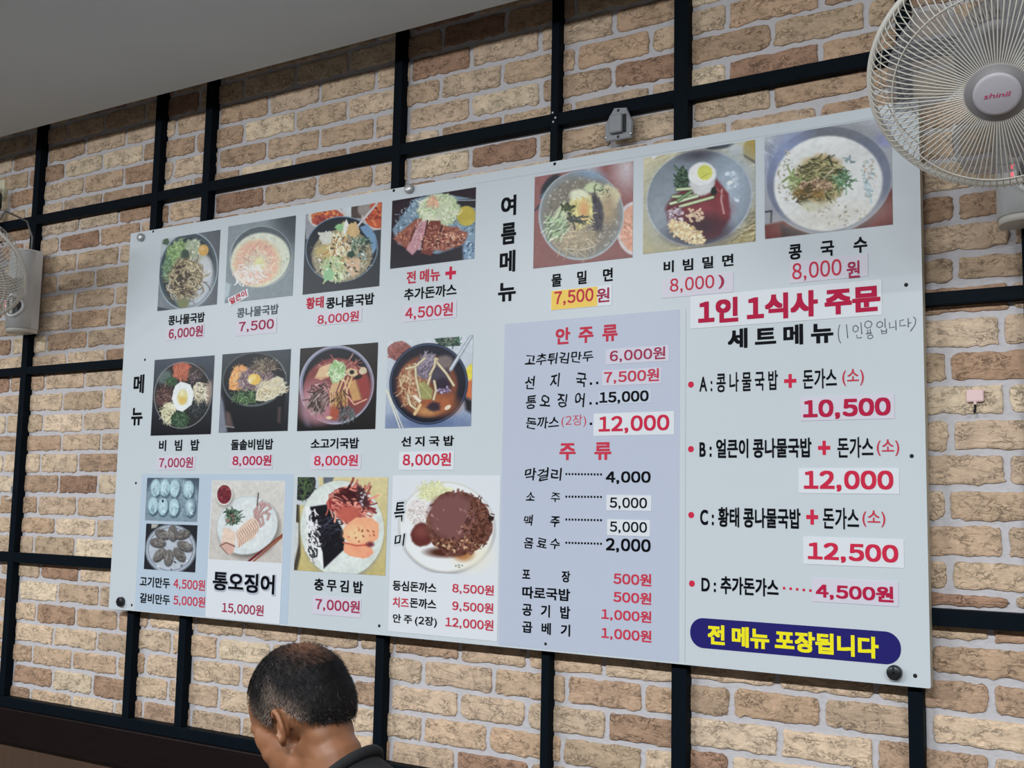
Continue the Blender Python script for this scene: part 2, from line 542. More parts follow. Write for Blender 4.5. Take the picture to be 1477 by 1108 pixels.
# measurements of the printed matter on the board, metres from its lower left corner
TEXT = [('콩나물국밥', 0.1994, 0.8642, 0.3585, 0.8953, 'ink', 0.03, ''), ('콩나물국밥', 0.4929, 0.8659, 0.6581, 0.8952, 'grey', 0.022, ''), ('황태', 0.7625, 0.8703, 0.827, 0.9037, 'red', 0.03, ''),
 ('콩나물국밥', 0.8361, 0.8655, 1.0064, 0.8975, 'ink', 0.03, ''), ('전 메뉴', 1.1134, 0.9102, 1.2221, 0.9438, 'red', 0.03, ''), ('추가돈까스', 1.1068, 0.8663, 1.2753, 0.8979, 'ink', 0.025, ''),
 ('여', 1.4055, 1.0549, 1.4501, 1.1068, 'ink', 0.035, ''), ('름', 1.4074, 0.9825, 1.4513, 1.0371, 'ink', 0.035, ''), ('메', 1.405, 0.9117, 1.4507, 0.9665, 'ink', 0.035, ''),
 ('뉴', 1.402, 0.8383, 1.4537, 0.8858, 'ink', 0.035, ''), ('메', 0.0567, 0.6606, 0.1048, 0.7194, 'ink', 0.035, ''), ('뉴', 0.0544, 0.5614, 0.1063, 0.6161, 'ink', 0.035, ''),
 ('물     밀     면', 1.5552, 0.8626, 1.721, 0.8944, 'ink', 0.03, ''), ('비  빔  밀  면', 1.8508, 0.8687, 2.018, 0.8961, 'ink', 0.03, ''), ('콩     국     수', 2.1426, 0.8686, 2.3083, 0.9019, 'ink', 0.03, ''),
 ('세 트 메 뉴', 2.0046, 0.6849, 2.236, 0.7287, 'ink', 0.04, ''), ('A : 콩 나 물 국 밥', 1.9385, 0.5902, 2.1167, 0.6329, 'ink', 0.02, ''), ('돈가스', 2.1706, 0.5897, 2.242, 0.6316, 'ink', 0.02, ''),
 ('(소)', 2.2534, 0.593, 2.2972, 0.6275, 'red', 0.012, ''), ('B : 얼큰이 콩나물국밥', 1.9387, 0.4463, 2.1878, 0.488, 'ink', 0.03, ''), ('돈가스', 2.2416, 0.4449, 2.314, 0.4874, 'ink', 0.02, ''),
 ('(소)', 2.3209, 0.4483, 2.3647, 0.4818, 'red', 0.012, ''), ('C : 황태 콩나물국밥', 1.9405, 0.2984, 2.1632, 0.341, 'ink', 0.03, ''), ('돈가스', 2.21, 0.3, 2.2833, 0.3438, 'ink', 0.02, ''),
 ('(소)', 2.2902, 0.3062, 2.3353, 0.3395, 'red', 0.012, ''), ('D : 추가돈가스', 1.9438, 0.1562, 2.1153, 0.1939, 'ink', 0.03, ''), ('안  주  류', 1.5695, 0.7201, 1.7353, 0.7611, 'red', 0.035, ''),
 ('고추튀김만두', 1.4847, 0.6747, 1.6724, 0.7018, 'ink', 0.03, 'brush'), ('선     지     국', 1.4859, 0.6172, 1.6547, 0.6504, 'ink', 0.03, 'brush'),
 ('통 오  징  어', 1.4897, 0.5696, 1.6499, 0.6028, 'ink', 0.03, 'brush'), ('돈까스', 1.4908, 0.5203, 1.5828, 0.5489, 'ink', 0.035, 'brush'), ('(2장)', 1.589, 0.5216, 1.6554, 0.5512, 'red', 0.0, ''),
 ('주    류', 1.5846, 0.4445, 1.7222, 0.4855, 'red', 0.035, ''), ('막걸리', 1.4896, 0.3959, 1.5912, 0.4257, 'ink', 0.03, 'brush'), ('소      주', 1.4947, 0.3456, 1.5884, 0.3679, 'ink', 0.03, 'brush'),
 ('맥      주', 1.4901, 0.2888, 1.5893, 0.3142, 'ink', 0.03, 'brush'), ('음 료 수', 1.4912, 0.2354, 1.5902, 0.2616, 'ink', 0.03, 'brush'), ('4,000', 1.7086, 0.3889, 1.8217, 0.4183, 'ink', 0.035, ''),
 ('2,000', 1.7104, 0.2344, 1.8228, 0.2666, 'ink', 0.035, ''), ('포              장', 1.488, 0.1609, 1.6185, 0.1878, 'ink', 0.03, ''), ('500원', 1.7308, 0.1629, 1.8249, 0.1902, 'red', 0.03, ''),
 ('따로국밥', 1.4889, 0.1179, 1.6192, 0.1465, 'ink', 0.03, ''), ('500원', 1.7311, 0.1227, 1.8252, 0.149, 'red', 0.03, ''), ('공   기   밥', 1.4898, 0.0775, 1.6199, 0.1066, 'ink', 0.03, ''),
 ('1,000원', 1.701, 0.0814, 1.8255, 0.1085, 'red', 0.03, ''), ('곱   베   기', 1.4907, 0.038, 1.6205, 0.0654, 'ink', 0.03, ''), ('1,000원', 1.7015, 0.0389, 1.8258, 0.0667, 'red', 0.03, ''),
 ('고기만두', 0.1364, 0.0743, 0.2689, 0.1051, 'ink', 0.03, ''), ('4,500원', 0.284, 0.074, 0.4165, 0.1071, 'red', 0.025, ''), ('갈비만두', 0.1406, 0.0262, 0.2727, 0.0561, 'ink', 0.03, ''),
 ('5,000원', 0.2877, 0.0271, 0.4199, 0.0588, 'red', 0.025, ''), ('충 무 김 밥', 0.8327, 0.1009, 1.0015, 0.1329, 'ink', 0.03, ''), ('비   빔   밥', 0.1881, 0.4806, 0.3631, 0.5142, 'ink', 0.03, ''),
 ('돌솥비빔밥', 0.4941, 0.4802, 0.6604, 0.5114, 'ink', 0.03, ''), ('소고기국밥', 0.8006, 0.4798, 0.9711, 0.5089, 'ink', 0.03, ''), ('선 지 국 밥', 1.1126, 0.4825, 1.2794, 0.5086, 'ink', 0.03, '')]
TEXT_CUTLET = [('등심돈까스', 1.1001, 0.1154, 1.238, 0.1408, 'ink', 0.025, ''), ('8,500원', 1.2866, 0.118, 1.4085, 0.1438, 'red', 0.022, ''), ('치즈', 1.1018, 0.0736, 1.1528, 0.0989, 'red', 0.02, ''),
 ('돈까스', 1.1565, 0.0753, 1.2385, 0.1003, 'ink', 0.025, ''), ('9,500원', 1.2879, 0.0751, 1.4084, 0.1011, 'red', 0.022, ''), ('안 주 (2장)', 1.1035, 0.0311, 1.2421, 0.0571, 'ink', 0.02, ''),
 ('12,000원', 1.2683, 0.0342, 1.4095, 0.0611, 'red', 0.022, ''), ('특', 1.0986, 0.2924, 1.1308, 0.3421, 'ink', 0.021, 'brush'), ('미', 1.1016, 0.227, 1.1336, 0.2588, 'ink', 0.021, 'brush')]
TEXT_SQUID = [('통오징어', 0.4493, 0.081, 0.6894, 0.1338, 'ink', 0.03, 'halo'), ('15,000원', 0.4907, 0.0183, 0.6523, 0.0501, 'dred', 0.02, '')]
PLUS = [(1.2387, 0.9097, 1.2717, 0.9434), (2.1303, 0.5937, 2.1567, 0.6232), (2.2014, 0.4514, 2.227, 0.4809), (2.1753, 0.308, 2.2, 0.339)]
BULLETS = [(1.9181, 0.6103, 0.0069), (1.9184, 0.4669, 0.0069), (1.9194, 0.3226, 0.0069), (1.9214, 0.1743, 0.0068)]
DOTS = [(1.6043, 0.4119, 1.696, 0.4111, 12, 'ink'), (1.6051, 0.3591, 1.6966, 0.3594, 12, 'ink'), (1.606, 0.306, 1.6973, 0.3064, 12, 'ink'), (1.6069, 0.2522, 1.6979, 0.2528, 12, 'ink'),
 (1.6668, 0.6231, 1.6833, 0.624, 2, 'ink'), (1.6665, 0.5767, 1.683, 0.5761, 2, 'ink'), (1.6681, 0.5287, 1.6683, 0.5287, 1, 'ink'), (2.1272, 0.1756, 2.1826, 0.1736, 5, 'red')]
STICKERS = [(0.1934, 0.8184, 0.3585, 0.8583, 'lilac', 'pale lilac price sticker reading 6,000원 under the first photo', [('6,000원', 0.2059, 0.8198, 0.3541, 0.8553, 'dred', 0.025)]),
 (0.4902, 0.812, 0.654, 0.8573, 'lilac', 'pale lilac price sticker reading 7,500 without a won sign', [('7,500', 0.5041, 0.8211, 0.6432, 0.853, 'dred', 0.02)]),
 (0.798, 0.8208, 0.9659, 0.8579, 'lilac', 'price sticker reading 8,000원 under the pollack soup caption', [('8,000원', 0.8085, 0.822, 0.9556, 0.8522, 'red', 0.022)]),
 (1.1042, 0.8093, 1.2768, 0.853, 'lilac', 'price sticker reading 4,500원 under the sliced cutlet photo', [('4,500원', 1.1134, 0.8132, 1.266, 0.8493, 'red', 0.022)]),
 (1.5547, 0.8054, 1.7196, 0.8541, 'white', 'white and yellow price sticker reading 7,500원',
  [('7,500', 1.5647, 0.8148, 1.6712, 0.8505, 'red', 0.022), ('원', 1.6793, 0.8139, 1.7136, 0.8479, 'dred', 0.02)]),
 (1.8481, 0.8103, 2.0179, 0.8553, 'lilac', 'price sticker reading 8,000 and a lone bracket',
  [('8,000', 1.8672, 0.8192, 1.9735, 0.8535, 'red', 0.012), (')', 1.9833, 0.8201, 1.997, 0.8512, 'dred', 0.02)]),
 (2.1438, 0.8179, 2.309, 0.8645, 'lilac', 'price sticker reading 8,000원 under the white noodle bowl',
  [('8,000', 2.1502, 0.8203, 2.2549, 0.8601, 'red', 0.012), ('원', 2.2655, 0.817, 2.2926, 0.8528, 'dred', 0.025)]),
 (1.9167, 0.7354, 2.3359, 0.8086, 'white', 'wide white strip reading 1인 1식사 주문 in big red letters', [('1인 1식사 주문', 1.9358, 0.7428, 2.3331, 0.7991, 'dred2', 0.05)]),
 (2.1652, 0.5231, 2.3567, 0.5726, 'lilac', 'price sticker reading 10,500 beneath set A', [('10,500', 2.1712, 0.5249, 2.3499, 0.5664, 'dred2', 0.045)]),
 (2.1599, 0.3724, 2.3635, 0.424, 'white', 'price sticker reading 12,000 beneath set B', [('12,000', 2.1713, 0.3761, 2.3527, 0.4192, 'red2', 0.04)]),
 (2.1685, 0.2271, 2.3702, 0.2832, 'white', 'price sticker reading 12,500 beneath set C', [('12,500', 2.1783, 0.2326, 2.3596, 0.2722, 'red2', 0.04)]),
 (2.1864, 0.1519, 2.3582, 0.1998, 'lilac', 'price sticker with a thin outline reading 4,500원 beside set D', [('4,500원', 2.1941, 0.1575, 2.3489, 0.1902, 'dred2', 0.04)]),
 (1.7053, 0.6661, 1.8649, 0.702, 'palelilac', 'price sticker reading 6,000원 on the grey panel', [('6,000원', 1.7161, 0.6696, 1.8564, 0.6997, 'dred', 0.02)]),
 (1.6968, 0.6161, 1.8464, 0.6527, 'palelilac', 'price sticker reading 7,500원 on the grey panel', [('7,500원', 1.7017, 0.62, 1.8413, 0.6509, 'red', 0.022)]),
 (1.6883, 0.5727, 1.8227, 0.6035, 'panel2', 'price sticker reading 15,000 in black on the grey panel', [('15,000', 1.6902, 0.5735, 1.8158, 0.6018, 'ink', 0.035)]),
 (1.6753, 0.5003, 1.8784, 0.5521, 'white', 'white price sticker reading 12,000 in large red digits on the grey panel', [('12,000', 1.6892, 0.5049, 1.867, 0.5452, 'red2', 0.03)]),
 (1.7111, 0.3296, 1.8238, 0.3643, 'white', 'small white price sticker reading 5,000, the upper of two', [('5,000', 1.7199, 0.3321, 1.8134, 0.3589, 'ink', 0.02)]),
 (1.7135, 0.2729, 1.8208, 0.3091, 'white', 'small white price sticker reading 5,000, the lower of two', [('5,000', 1.7207, 0.2778, 1.8138, 0.3045, 'ink', 0.02)]),
 (0.184, 0.4241, 0.3492, 0.4645, 'lilac', 'price sticker reading 7,000원 under the fried egg bowl', [('7,000원', 0.1939, 0.4282, 0.3414, 0.4623, 'dred', 0.022)]),
 (0.4926, 0.4261, 0.6607, 0.4674, 'lilac', 'price sticker reading 8,000원 under the stone pot photo', [('8,000원', 0.5044, 0.4335, 0.6568, 0.4653, 'dred2', 0.025)]),
 (0.8032, 0.4236, 0.9805, 0.4665, 'lilac', 'price sticker reading 8,000원 under the red beef soup photo', [('8,000원', 0.8159, 0.4315, 0.9699, 0.4636, 'red2', 0.025)]),
 (1.1073, 0.4225, 1.2809, 0.4691, 'white', 'price sticker reading 8,000원 under the black bowl of blood soup', [('8,000원', 1.1203, 0.4305, 1.2723, 0.4654, 'red2', 0.025)]),
 (0.8296, 0.0383, 0.9976, 0.0868, 'lilac', 'price sticker reading 7,000원 under the seaweed roll photo', [('7,000원', 0.8406, 0.0483, 0.9938, 0.082, 'dred', 0.025)])]
YELLOW = (1.556, 0.8062, 1.6816, 0.8529)
PHOTO_RECT = {'bean sprout soup': (0.1472, 0.9137, 0.4068, 1.1401),
 'beef': (0.7477, 0.5302, 1.0248, 0.761),
 'bibimbap': (0.1481, 0.5283, 0.4088, 0.7612),
 'bibimmil': (1.7986, 0.918, 2.0687, 1.1464),
 'blood': (1.0574, 0.531, 1.3298, 0.7603),
 'cold': (1.5031, 0.9133, 1.7719, 1.1434),
 'cutlet': (1.0573, 0.9568, 1.3277, 1.1423),
 'dolsot': (0.4416, 0.5317, 0.7126, 0.7618),
 'dump1': (0.1439, 0.2718, 0.3699, 0.4002),
 'dump2': (0.151, 0.1266, 0.373, 0.2626),
 'flyer': (0.4244, 0.0027, 0.7136, 0.393),
 'kongguksu': (2.0899, 0.9205, 2.3604, 1.1486),
 'plate': (1.1064, 0.1651, 1.4125, 0.398),
 'pollack': (0.7476, 0.9135, 1.0217, 1.144),
 'roll': (0.7579, 0.1508, 1.0736, 0.4034),
 'sheet': (1.0889, 0.0118, 1.4204, 0.4083),
 'spicy': (0.4399, 0.9143, 0.7096, 1.1458),
 'squid': (0.4272, 0.1676, 0.7114, 0.393)}
PANELS = [('panel_left', 0.1195, -0.016, 0.7418, 0.4115, 'pblue'), ('panel_mid', 1.4237, 0.0037, 1.8912, 0.7817, 'panel')]
TAG = [(0.4518, 0.9276), (0.5311, 0.9506), (0.5376, 0.9267), (0.4627, 0.9019)]
PILL = (1.9177, 0.0388, 2.3611, 0.1022)
PILLTEXT = (1.9584, 0.0477, 2.3183, 0.0901)
HOLES = [(0.1067, 1.1699), (1.0607, 1.1702), (1.5586, 1.1687), (0.1018, 0.7647), (0.0925, 0.384), (0.1051, 0.0168), (1.0592, 0.0227), (1.1263, 0.0292), (1.5552, 0.0165), (2.3841, 0.793), (2.3884, 0.4477),
 (2.3868, 0.0216), (2.3677, 1.1769)]
BOLTS = [(0.0561, 1.1557), (1.1167, 1.1663), (0.0601, 0.0244), (2.3489, 0.0247)]
HAND = [[(2.2496, 0.7213), (2.2467, 0.7118), (2.2459, 0.7008), (2.2478, 0.6883), (2.2511, 0.6826)], [(2.2632, 0.721), (2.2655, 0.692)],
 [(2.2826, 0.7175), (2.2772, 0.7152), (2.2764, 0.707), (2.2804, 0.7037), (2.2858, 0.7057), (2.2879, 0.7124), (2.2826, 0.7175)], [(2.2927, 0.723), (2.2944, 0.6983)],
 [(2.2837, 0.6976), (2.2849, 0.6907), (2.2943, 0.6915)], [(2.3074, 0.725), (2.3014, 0.7217), (2.3006, 0.7142), (2.3052, 0.7102), (2.3118, 0.7114), (2.3152, 0.7179), (2.3133, 0.7228), (2.3074, 0.725)],
 [(2.3058, 0.707), (2.307, 0.6995)], [(2.3111, 0.708), (2.3117, 0.7005)], [(2.3024, 0.6984), (2.315, 0.6996)],
 [(2.3116, 0.6958), (2.3063, 0.6934), (2.3062, 0.6893), (2.3115, 0.6876), (2.3168, 0.6907), (2.3155, 0.6948), (2.3116, 0.6958)],
 [(2.3318, 0.7222), (2.3258, 0.7192), (2.3244, 0.7132), (2.3296, 0.7091), (2.3355, 0.7117), (2.3367, 0.7184), (2.3318, 0.7222)], [(2.341, 0.7276), (2.3413, 0.7086)],
 [(2.3335, 0.7058), (2.3346, 0.6963), (2.3438, 0.697), (2.3439, 0.7071)], [(2.3338, 0.7011), (2.3438, 0.7017)], [(2.35, 0.7188), (2.3504, 0.7073), (2.3602, 0.7087)],
 [(2.3623, 0.722), (2.3626, 0.7018)], [(2.3784, 0.7221), (2.3707, 0.7207), (2.3705, 0.7099), (2.3821, 0.7105)], [(2.3868, 0.7248), (2.3865, 0.7061)], [(2.3866, 0.7148), (2.3924, 0.7151)],
 [(2.397, 0.7267), (2.4014, 0.7211), (2.3999, 0.7105), (2.3908, 0.6978)]]
SPLIT = [1.8907, 1.9057, 0.7476, 0.7629]

# ------------------------------------------------------------------ menu board (all sizes in metres, from its lower left corner)
BW, BH = 2.4154, 1.1755
board = empty('menu_board', (-2.9064, -0.052, FZ - 0.3271))
tag(board, 'long white menu board with food photos and red prices, bolted over the brick wall', 'menu board')


def plate(bm, pts, y0, y1, mi=0):
    """flat sheet with outline pts (u, v) anticlockwise seen from the room, front at y1, back at y0"""
    n = len(pts)
    A = [bm.verts.new((p[0], y1, p[1])) for p in pts]
    Bq = [bm.verts.new((p[0], y0, p[1])) for p in pts]
    f = bm.faces.new(A)
    f.material_index = mi
    for i in range(n):
        g = bm.faces.new((A[i], Bq[i], Bq[(i + 1) % n], A[(i + 1) % n]))
        g.material_index = mi
    return bm


def rrect(x0, z0, x1, z1, r, n=6):
    pts = []
    for cx, cz, a0 in ((x1 - r, z0 + r, -90), (x1 - r, z1 - r, 0), (x0 + r, z1 - r, 90), (x0 + r, z0 + r, 180)):
        for k in range(n + 1):
            a = math.radians(a0 + 90 * k / n)
            pts.append((cx + r * math.cos(a), cz + r * math.sin(a)))
    return pts


b = bmesh.new()
op = rrect(0, 0, BW, BH, .0035, 4)
plate(b, op, .022, 0.0)
for f in b.faces:
    f.normal_update()
    if abs(f.normal.y) < .5:
        f.material_index = 1
b.faces.new([v for v in b.verts if v.co.y > .02])
obj('panel', b, [M['board'], M['board_edge']], board)

_glyph = {}
WBOLD = .9


def glyph(ch):
    """outline of one character, filled, in em units; digits take the plain sans form of the wide characters"""
    if ch not in _glyph:
        cu = bpy.data.curves.new('t', 'FONT')
        cu.body = chr(ord(ch) + 0xFEE0) if ch.isdigit() else ch
        cu.size = 1.0
        cu.resolution_u = 4
        cu.fill_mode = 'FRONT'
        o = bpy.data.objects.new('t', cu)
        COL.objects.link(o)
        bpy.context.view_layer.update()
        dg = bpy.context.evaluated_depsgraph_get()
        me = bpy.data.meshes.new_from_object(o.evaluated_get(dg))
        bpy.data.objects.remove(o)
        co = np.zeros(len(me.vertices) * 3, np.float32)
        me.vertices.foreach_get('co', co)
        co = co.reshape(-1, 3)[:, :2].astype(float)
        faces = [tuple(p.vertices) for p in me.polygons]
        bpy.data.meshes.remove(me)
        _glyph[ch] = (co, faces)
    return _glyph[ch]


def text_mesh(s, weight):
    X, Fs = [], []
    pen = 0.0
    n = 0
    for ch in s:
        if ch == ' ':
            pen += .24
            continue
        co, faces = glyph(ch)
        lo, hi = co[:, 0].min(), co[:, 0].max()
        wd = hi - lo
        if ch.isdigit():
            adv, lead = .65, (.65 - wd) / 2
        elif ch in ',.:':
            adv, lead = .34, (.30 - wd) / 2
        elif ord(ch) > 0x2000:
            adv, lead = .92, max(0, lo)
        else:
            adv, lead = wd + .1, .05
        q = co.copy()
        q[:, 0] += pen + lead - lo
        w_ = weight * WBOLD
        shifts = [(0, 0)] if w_ < .003 else [(-w_, -w_), (w_, -w_), (-w_, w_), (w_, w_), (-w_, 0), (w_, 0), (0, -w_), (0, w_), (0, 0)]
        for k, (dx, dy) in enumerate(shifts):
            X.append(np.column_stack([q + (dx, dy), np.full(len(q), k)]))
            Fs += [tuple(n + i for i in f) for f in faces]
            n += len(q)
        pen += adv
    return (np.concatenate(X) if X else np.zeros((0, 3))), Fs


def letters(name, items, parent, y, origin=(0, 0)):
    """items: (string, u0, v0, u1, v1, ink, weight, style); each fitted to its box, all in one lettering mesh"""
    V, F, MI, mats = [], [], [], []

    def put(s, u0, v0, u1, v1, ink, wt, st, yy):
        co, faces = text_mesh(s, wt * .55 if st == 'brush' and wt < .05 else wt)
        if not len(co):
            return
        lay, co = co[:, 2], co[:, :2]
        mn, mx = co.min(0), co.max(0)
        t = (co - mn) / np.maximum(mx - mn, 1e-6)
        X = u0 + t[:, 0] * (u1 - u0)
        Z = v0 + t[:, 1] * (v1 - v0)
        if st == 'brush':
            h = v1 - v0
            X = X + (t[:, 1] - .5) * h * .10 + .018 * h * np.sin(Z / h * 9 + X / h * 5)
            Z = Z + .055 * h * np.sin(X / h * 4.1 + 1.3) + .03 * h * np.sin(X / h * 11)
        base = len(V)
        if ink not in mats:
            mats.append(ink)
        for x, z, k in zip(X, Z, lay):
            V.append((x - origin[0], yy - .00004 * k, z - origin[1]))
        for f in faces:
            F.append(tuple(base + i for i in f))
            MI.append(mats.index(ink))
    for (s, u0, v0, u1, v1, ink, wt, st) in items:
        if st == 'halo' or (st == 'brush' and ink == 'ink' and wt == .021):
            e = .0035
            put(s, u0 - e + .0015, v0 - e - .0015, u1 + e + .0015, v1 + e - .0015, 'halo' if st == 'halo' else 'white', wt + .035, '' if st == 'halo' else st, y + .0004)
        put(s, u0, v0, u1, v1, ink, wt, st, y)
    me = bpy.data.meshes.new(name)
    me.from_pydata(V, [], F)
    for k in mats:
        me.materials.append(INK[k])
    me.polygons.foreach_set('material_index', MI)
    # face the room
    me.update()
    if len(me.polygons) and me.polygons[0].normal.y > 0:
        me.flip_normals()
    o = bpy.data.objects.new(name, me)
    return link(o, parent)


# printed background panels
for n_, u0, v0, u1, v1, col in PANELS:
    v0 = max(v0, .004)
    b = plate(bmesh.new(), [(u0, v0), (u1, v0), (u1, v1), (u0, v1)], 0.0, -.0004)
    o = obj('printed_panel', b, PAPER[col], board)
    o['label'] = 'grey lilac printed panel' if col == 'panel' else 'pale blue printed panel'
# vinyl joints of the white ground
b = bmesh.new()
for u in (SPLIT[1], ):
    bx(b, u - .0006, u + .0006, -.0002, 0, .004, PANELS[1][4])
bx(b, 1.32, BW - .002, -.0002, 0, 1.1515, 1.1523)
o = obj('vinyl_seam', b, mat('seam_grey', rgb(172, 178, 186), .5), board)


# ------------------------------------------------------------------ printed food photographs
class Print:
    """a small printed picture: colours laid down on a fine grid, in the units of its four corner coordinates"""

    def __init__(s, TL, TR, BR, BL, nx, ny, bg, seed=1):
        s.rnd = np.random.RandomState(seed)
        S_, T_ = np.meshgrid(np.linspace(0, 1, nx), np.linspace(0, 1, ny))
        TL, TR, BR, BL = map(np.array, (TL, TR, BR, BL))
        P = ((1 - S_) * (1 - T_))[..., None] * TL + (S_ * (1 - T_))[..., None] * TR + (S_ * T_)[..., None] * BR + ((1 - S_) * T_)[..., None] * BL
        s.X, s.Y = P[..., 0].ravel(), P[..., 1].ravel()
        s.nx, s.ny = nx, ny
        s.px = abs(TR[0] - TL[0]) / nx
        s.c = np.tile(np.array(bg, float), (nx * ny, 1))
        s.S, s.T = S_.ravel(), T_.ravel()

    def mix(s, m, col, a=1.0):
        s.c += (np.array(col, float) - s.c) * (m * a)[:, None]

    def grad(s, c0, c1, ang=90):
        t = s.T if ang == 90 else s.S if ang == 0 else (s.S + s.T) / 2
        s.c = np.array(c0, float) + (np.array(c1, float) - np.array(c0, float)) * t[:, None]
        return s

    def em(s, cx, cy, rx, ry, rot=0, soft=1.5, wob=0.0):
        a = math.radians(rot)
        dx, dy = s.X - cx, s.Y - cy
        x = (dx * math.cos(a) + dy * math.sin(a)) / rx
        y = (-dx * math.sin(a) + dy * math.cos(a)) / ry
        r = np.hypot(x, y)
        if wob:
            th = np.arctan2(y, x)
            ph = s.rnd.uniform(0, 6.28, 5)
            r = r * (1 + wob * (.5 * np.sin(3 * th + ph[0]) + .4 * np.sin(5 * th + ph[1]) + .35 * np.sin(8 * th + ph[2]) + .3 * np.sin(13 * th + ph[3]) + .2 * np.sin(21 * th + ph[4])))
        return np.clip((1 - r) * min(rx, ry) / (soft * s.px) + .5, 0, 1)

    def E(s, cx, cy, rx, ry, col, rot=0, soft=1.5, wob=0.0, a=1.0):
        s.mix(s.em(cx, cy, rx, ry, rot, soft, wob), col, a)
        return s

    def ring(s, cx, cy, rx, ry, wd, col, rot=0, a=1.0):
        m = s.em(cx, cy, rx, ry, rot) * (1 - s.em(cx, cy, rx - wd, ry - wd, rot))
        s.mix(m, col, a)
        return s

    def pm(s, pts, soft=1.5):
        p = np.array(pts, float)
        ins = np.zeros(len(s.X), bool)
        d = np.full(len(s.X), 1e9)
        for i in range(len(p)):
            a, b_ = p[i], p[(i + 1) % len(p)]
            if a[1] != b_[1]:
                c = ((a[1] > s.Y) != (b_[1] > s.Y)) & (s.X < (b_[0] - a[0]) * (s.Y - a[1]) / (b_[1] - a[1]) + a[0])
                ins ^= c
            e = b_ - a
            t = np.clip(((s.X - a[0]) * e[0] + (s.Y - a[1]) * e[1]) / max(e @ e, 1e-9), 0, 1)
            d = np.minimum(d, np.hypot(s.X - a[0] - t * e[0], s.Y - a[1] - t * e[1]))
        return np.clip(np.where(ins, d, -d) / (soft * s.px) + .5, 0, 1)

    def G(s, pts, col, soft=1.5, a=1.0):
        s.mix(s.pm(pts, soft), col, a)
        return s

    def L(s, pts, wd, col, a=1.0):
        p = np.array(pts, float)
        lo, hi = p.min(0) - wd - 2 * s.px, p.max(0) + wd + 2 * s.px
        ix = np.nonzero((s.X > lo[0]) & (s.X < hi[0]) & (s.Y > lo[1]) & (s.Y < hi[1]))[0]
        if not len(ix):
            return s
        X, Y = s.X[ix], s.Y[ix]
        d = np.full(len(ix), 1e9)
        for i in range(len(p) - 1):
            q, e = p[i], p[i + 1] - p[i]
            t = np.clip(((X - q[0]) * e[0] + (Y - q[1]) * e[1]) / max(e @ e, 1e-9), 0, 1)
            d = np.minimum(d, np.hypot(X - q[0] - t * e[0], Y - q[1] - t * e[1]))
        m = np.clip((wd / 2 - d) / s.px + .5, 0, 1) * a
        s.c[ix] += (np.array(col, float) - s.c[ix]) * m[:, None]
        return s

    def strands(s, cx, cy, rx, ry, n, cols, ln, wd, ang=0, spread=180, bend=.5, rot=0, a=.9):
        if n > 22:
            n, ln, wd = int(n * 1.7), ln * .85, wd * .62
        for _ in range(n):
            r, t = math.sqrt(s.rnd.rand()), s.rnd.rand() * 6.283
            x, y = rx * r * math.cos(t), ry * r * math.sin(t)
            ra = math.radians(rot)
            x, y = cx + x * math.cos(ra) - y * math.sin(ra), cy + x * math.sin(ra) + y * math.cos(ra)
            d = math.radians(ang + s.rnd.uniform(-spread, spread))
            l_ = ln * s.rnd.uniform(.5, 1.3)
            k = s.rnd.uniform(-bend, bend)
            pts = [(x, y)]
            for _j in range(4):
                d += k / 2
                x, y = x + l_ / 4 * math.cos(d), y + l_ / 4 * math.sin(d)
                pts.append((x, y))
            c = np.array(cols[s.rnd.randint(len(cols))], float) * s.rnd.uniform(.85, 1.12)
            s.L(pts, wd * s.rnd.uniform(.7, 1.3), np.clip(c, 0, 255), a)
        return s

    def dots(s, cx, cy, rx, ry, n, cols, r0, r1, rot=0, a=.9):
        for _ in range(n):
            r, t = math.sqrt(s.rnd.rand()), s.rnd.rand() * 6.283
            x, y = rx * r * math.cos(t), ry * r * math.sin(t)
            ra = math.radians(rot)
            x, y = cx + x * math.cos(ra) - y * math.sin(ra), cy + x * math.sin(ra) + y * math.cos(ra)
            c = np.array(cols[s.rnd.randint(len(cols))], float) * s.rnd.uniform(.85, 1.12)
            q = s.rnd.uniform(r0, r1)
            s.L([(x, y), (x + s.rnd.uniform(-q, q), y + s.rnd.uniform(-q, q))], q, np.clip(c, 0, 255), a)
        return s

    def noise(s, cells, amt):
        g = s.rnd.rand(cells + 2, cells + 2)
        x, y = s.S * cells, s.T * cells
        i, j = x.astype(int), y.astype(int)
        fx, fy = x - i, y - j
        v = g[j, i] * (1 - fx) * (1 - fy) + g[j, i + 1] * fx * (1 - fy) + g[j + 1, i] * (1 - fx) * fy + g[j + 1, i + 1] * fx * fy
        s.c *= (1 + amt * (v - .5) * 2)[:, None]
        return s

    def mesh(s, name, rect, parent, y, label, m):
        u0, v0, u1, v1 = rect
        nx, ny = s.nx, s.ny
        g = s.c.reshape(ny, nx, 3)          # printing softens the picture slightly
        q = np.pad(g, ((1, 1), (1, 1), (0, 0)), 'edge')
        s.c = (.44 * g + .14 * (q[:-2, 1:-1] + q[2:, 1:-1] + q[1:-1, :-2] + q[1:-1, 2:])).reshape(-1, 3)
        grey = s.c @ np.array((.3, .59, .11))
        s.c = grey[:, None] + (s.c - grey[:, None]) * .9
        co = np.stack([u0 + s.S * (u1 - u0), np.full(nx * ny, y), v1 - s.T * (v1 - v0)], 1)
        i = np.arange((nx - 1) * (ny - 1))
        r, c = i // (nx - 1), i % (nx - 1)
        a = r * nx + c
        F = np.stack([a, a + nx, a + nx + 1, a + 1], 1)
        nb = nx * ny
        me = bpy.data.meshes.new(name)
        me.vertices.add(nb)
        me.vertices.foreach_set('co', co.astype(np.float32).ravel())
        me.loops.add(F.size)
        me.loops.foreach_set('vertex_index', F.astype(np.int32).ravel())
        me.polygons.add(len(F))
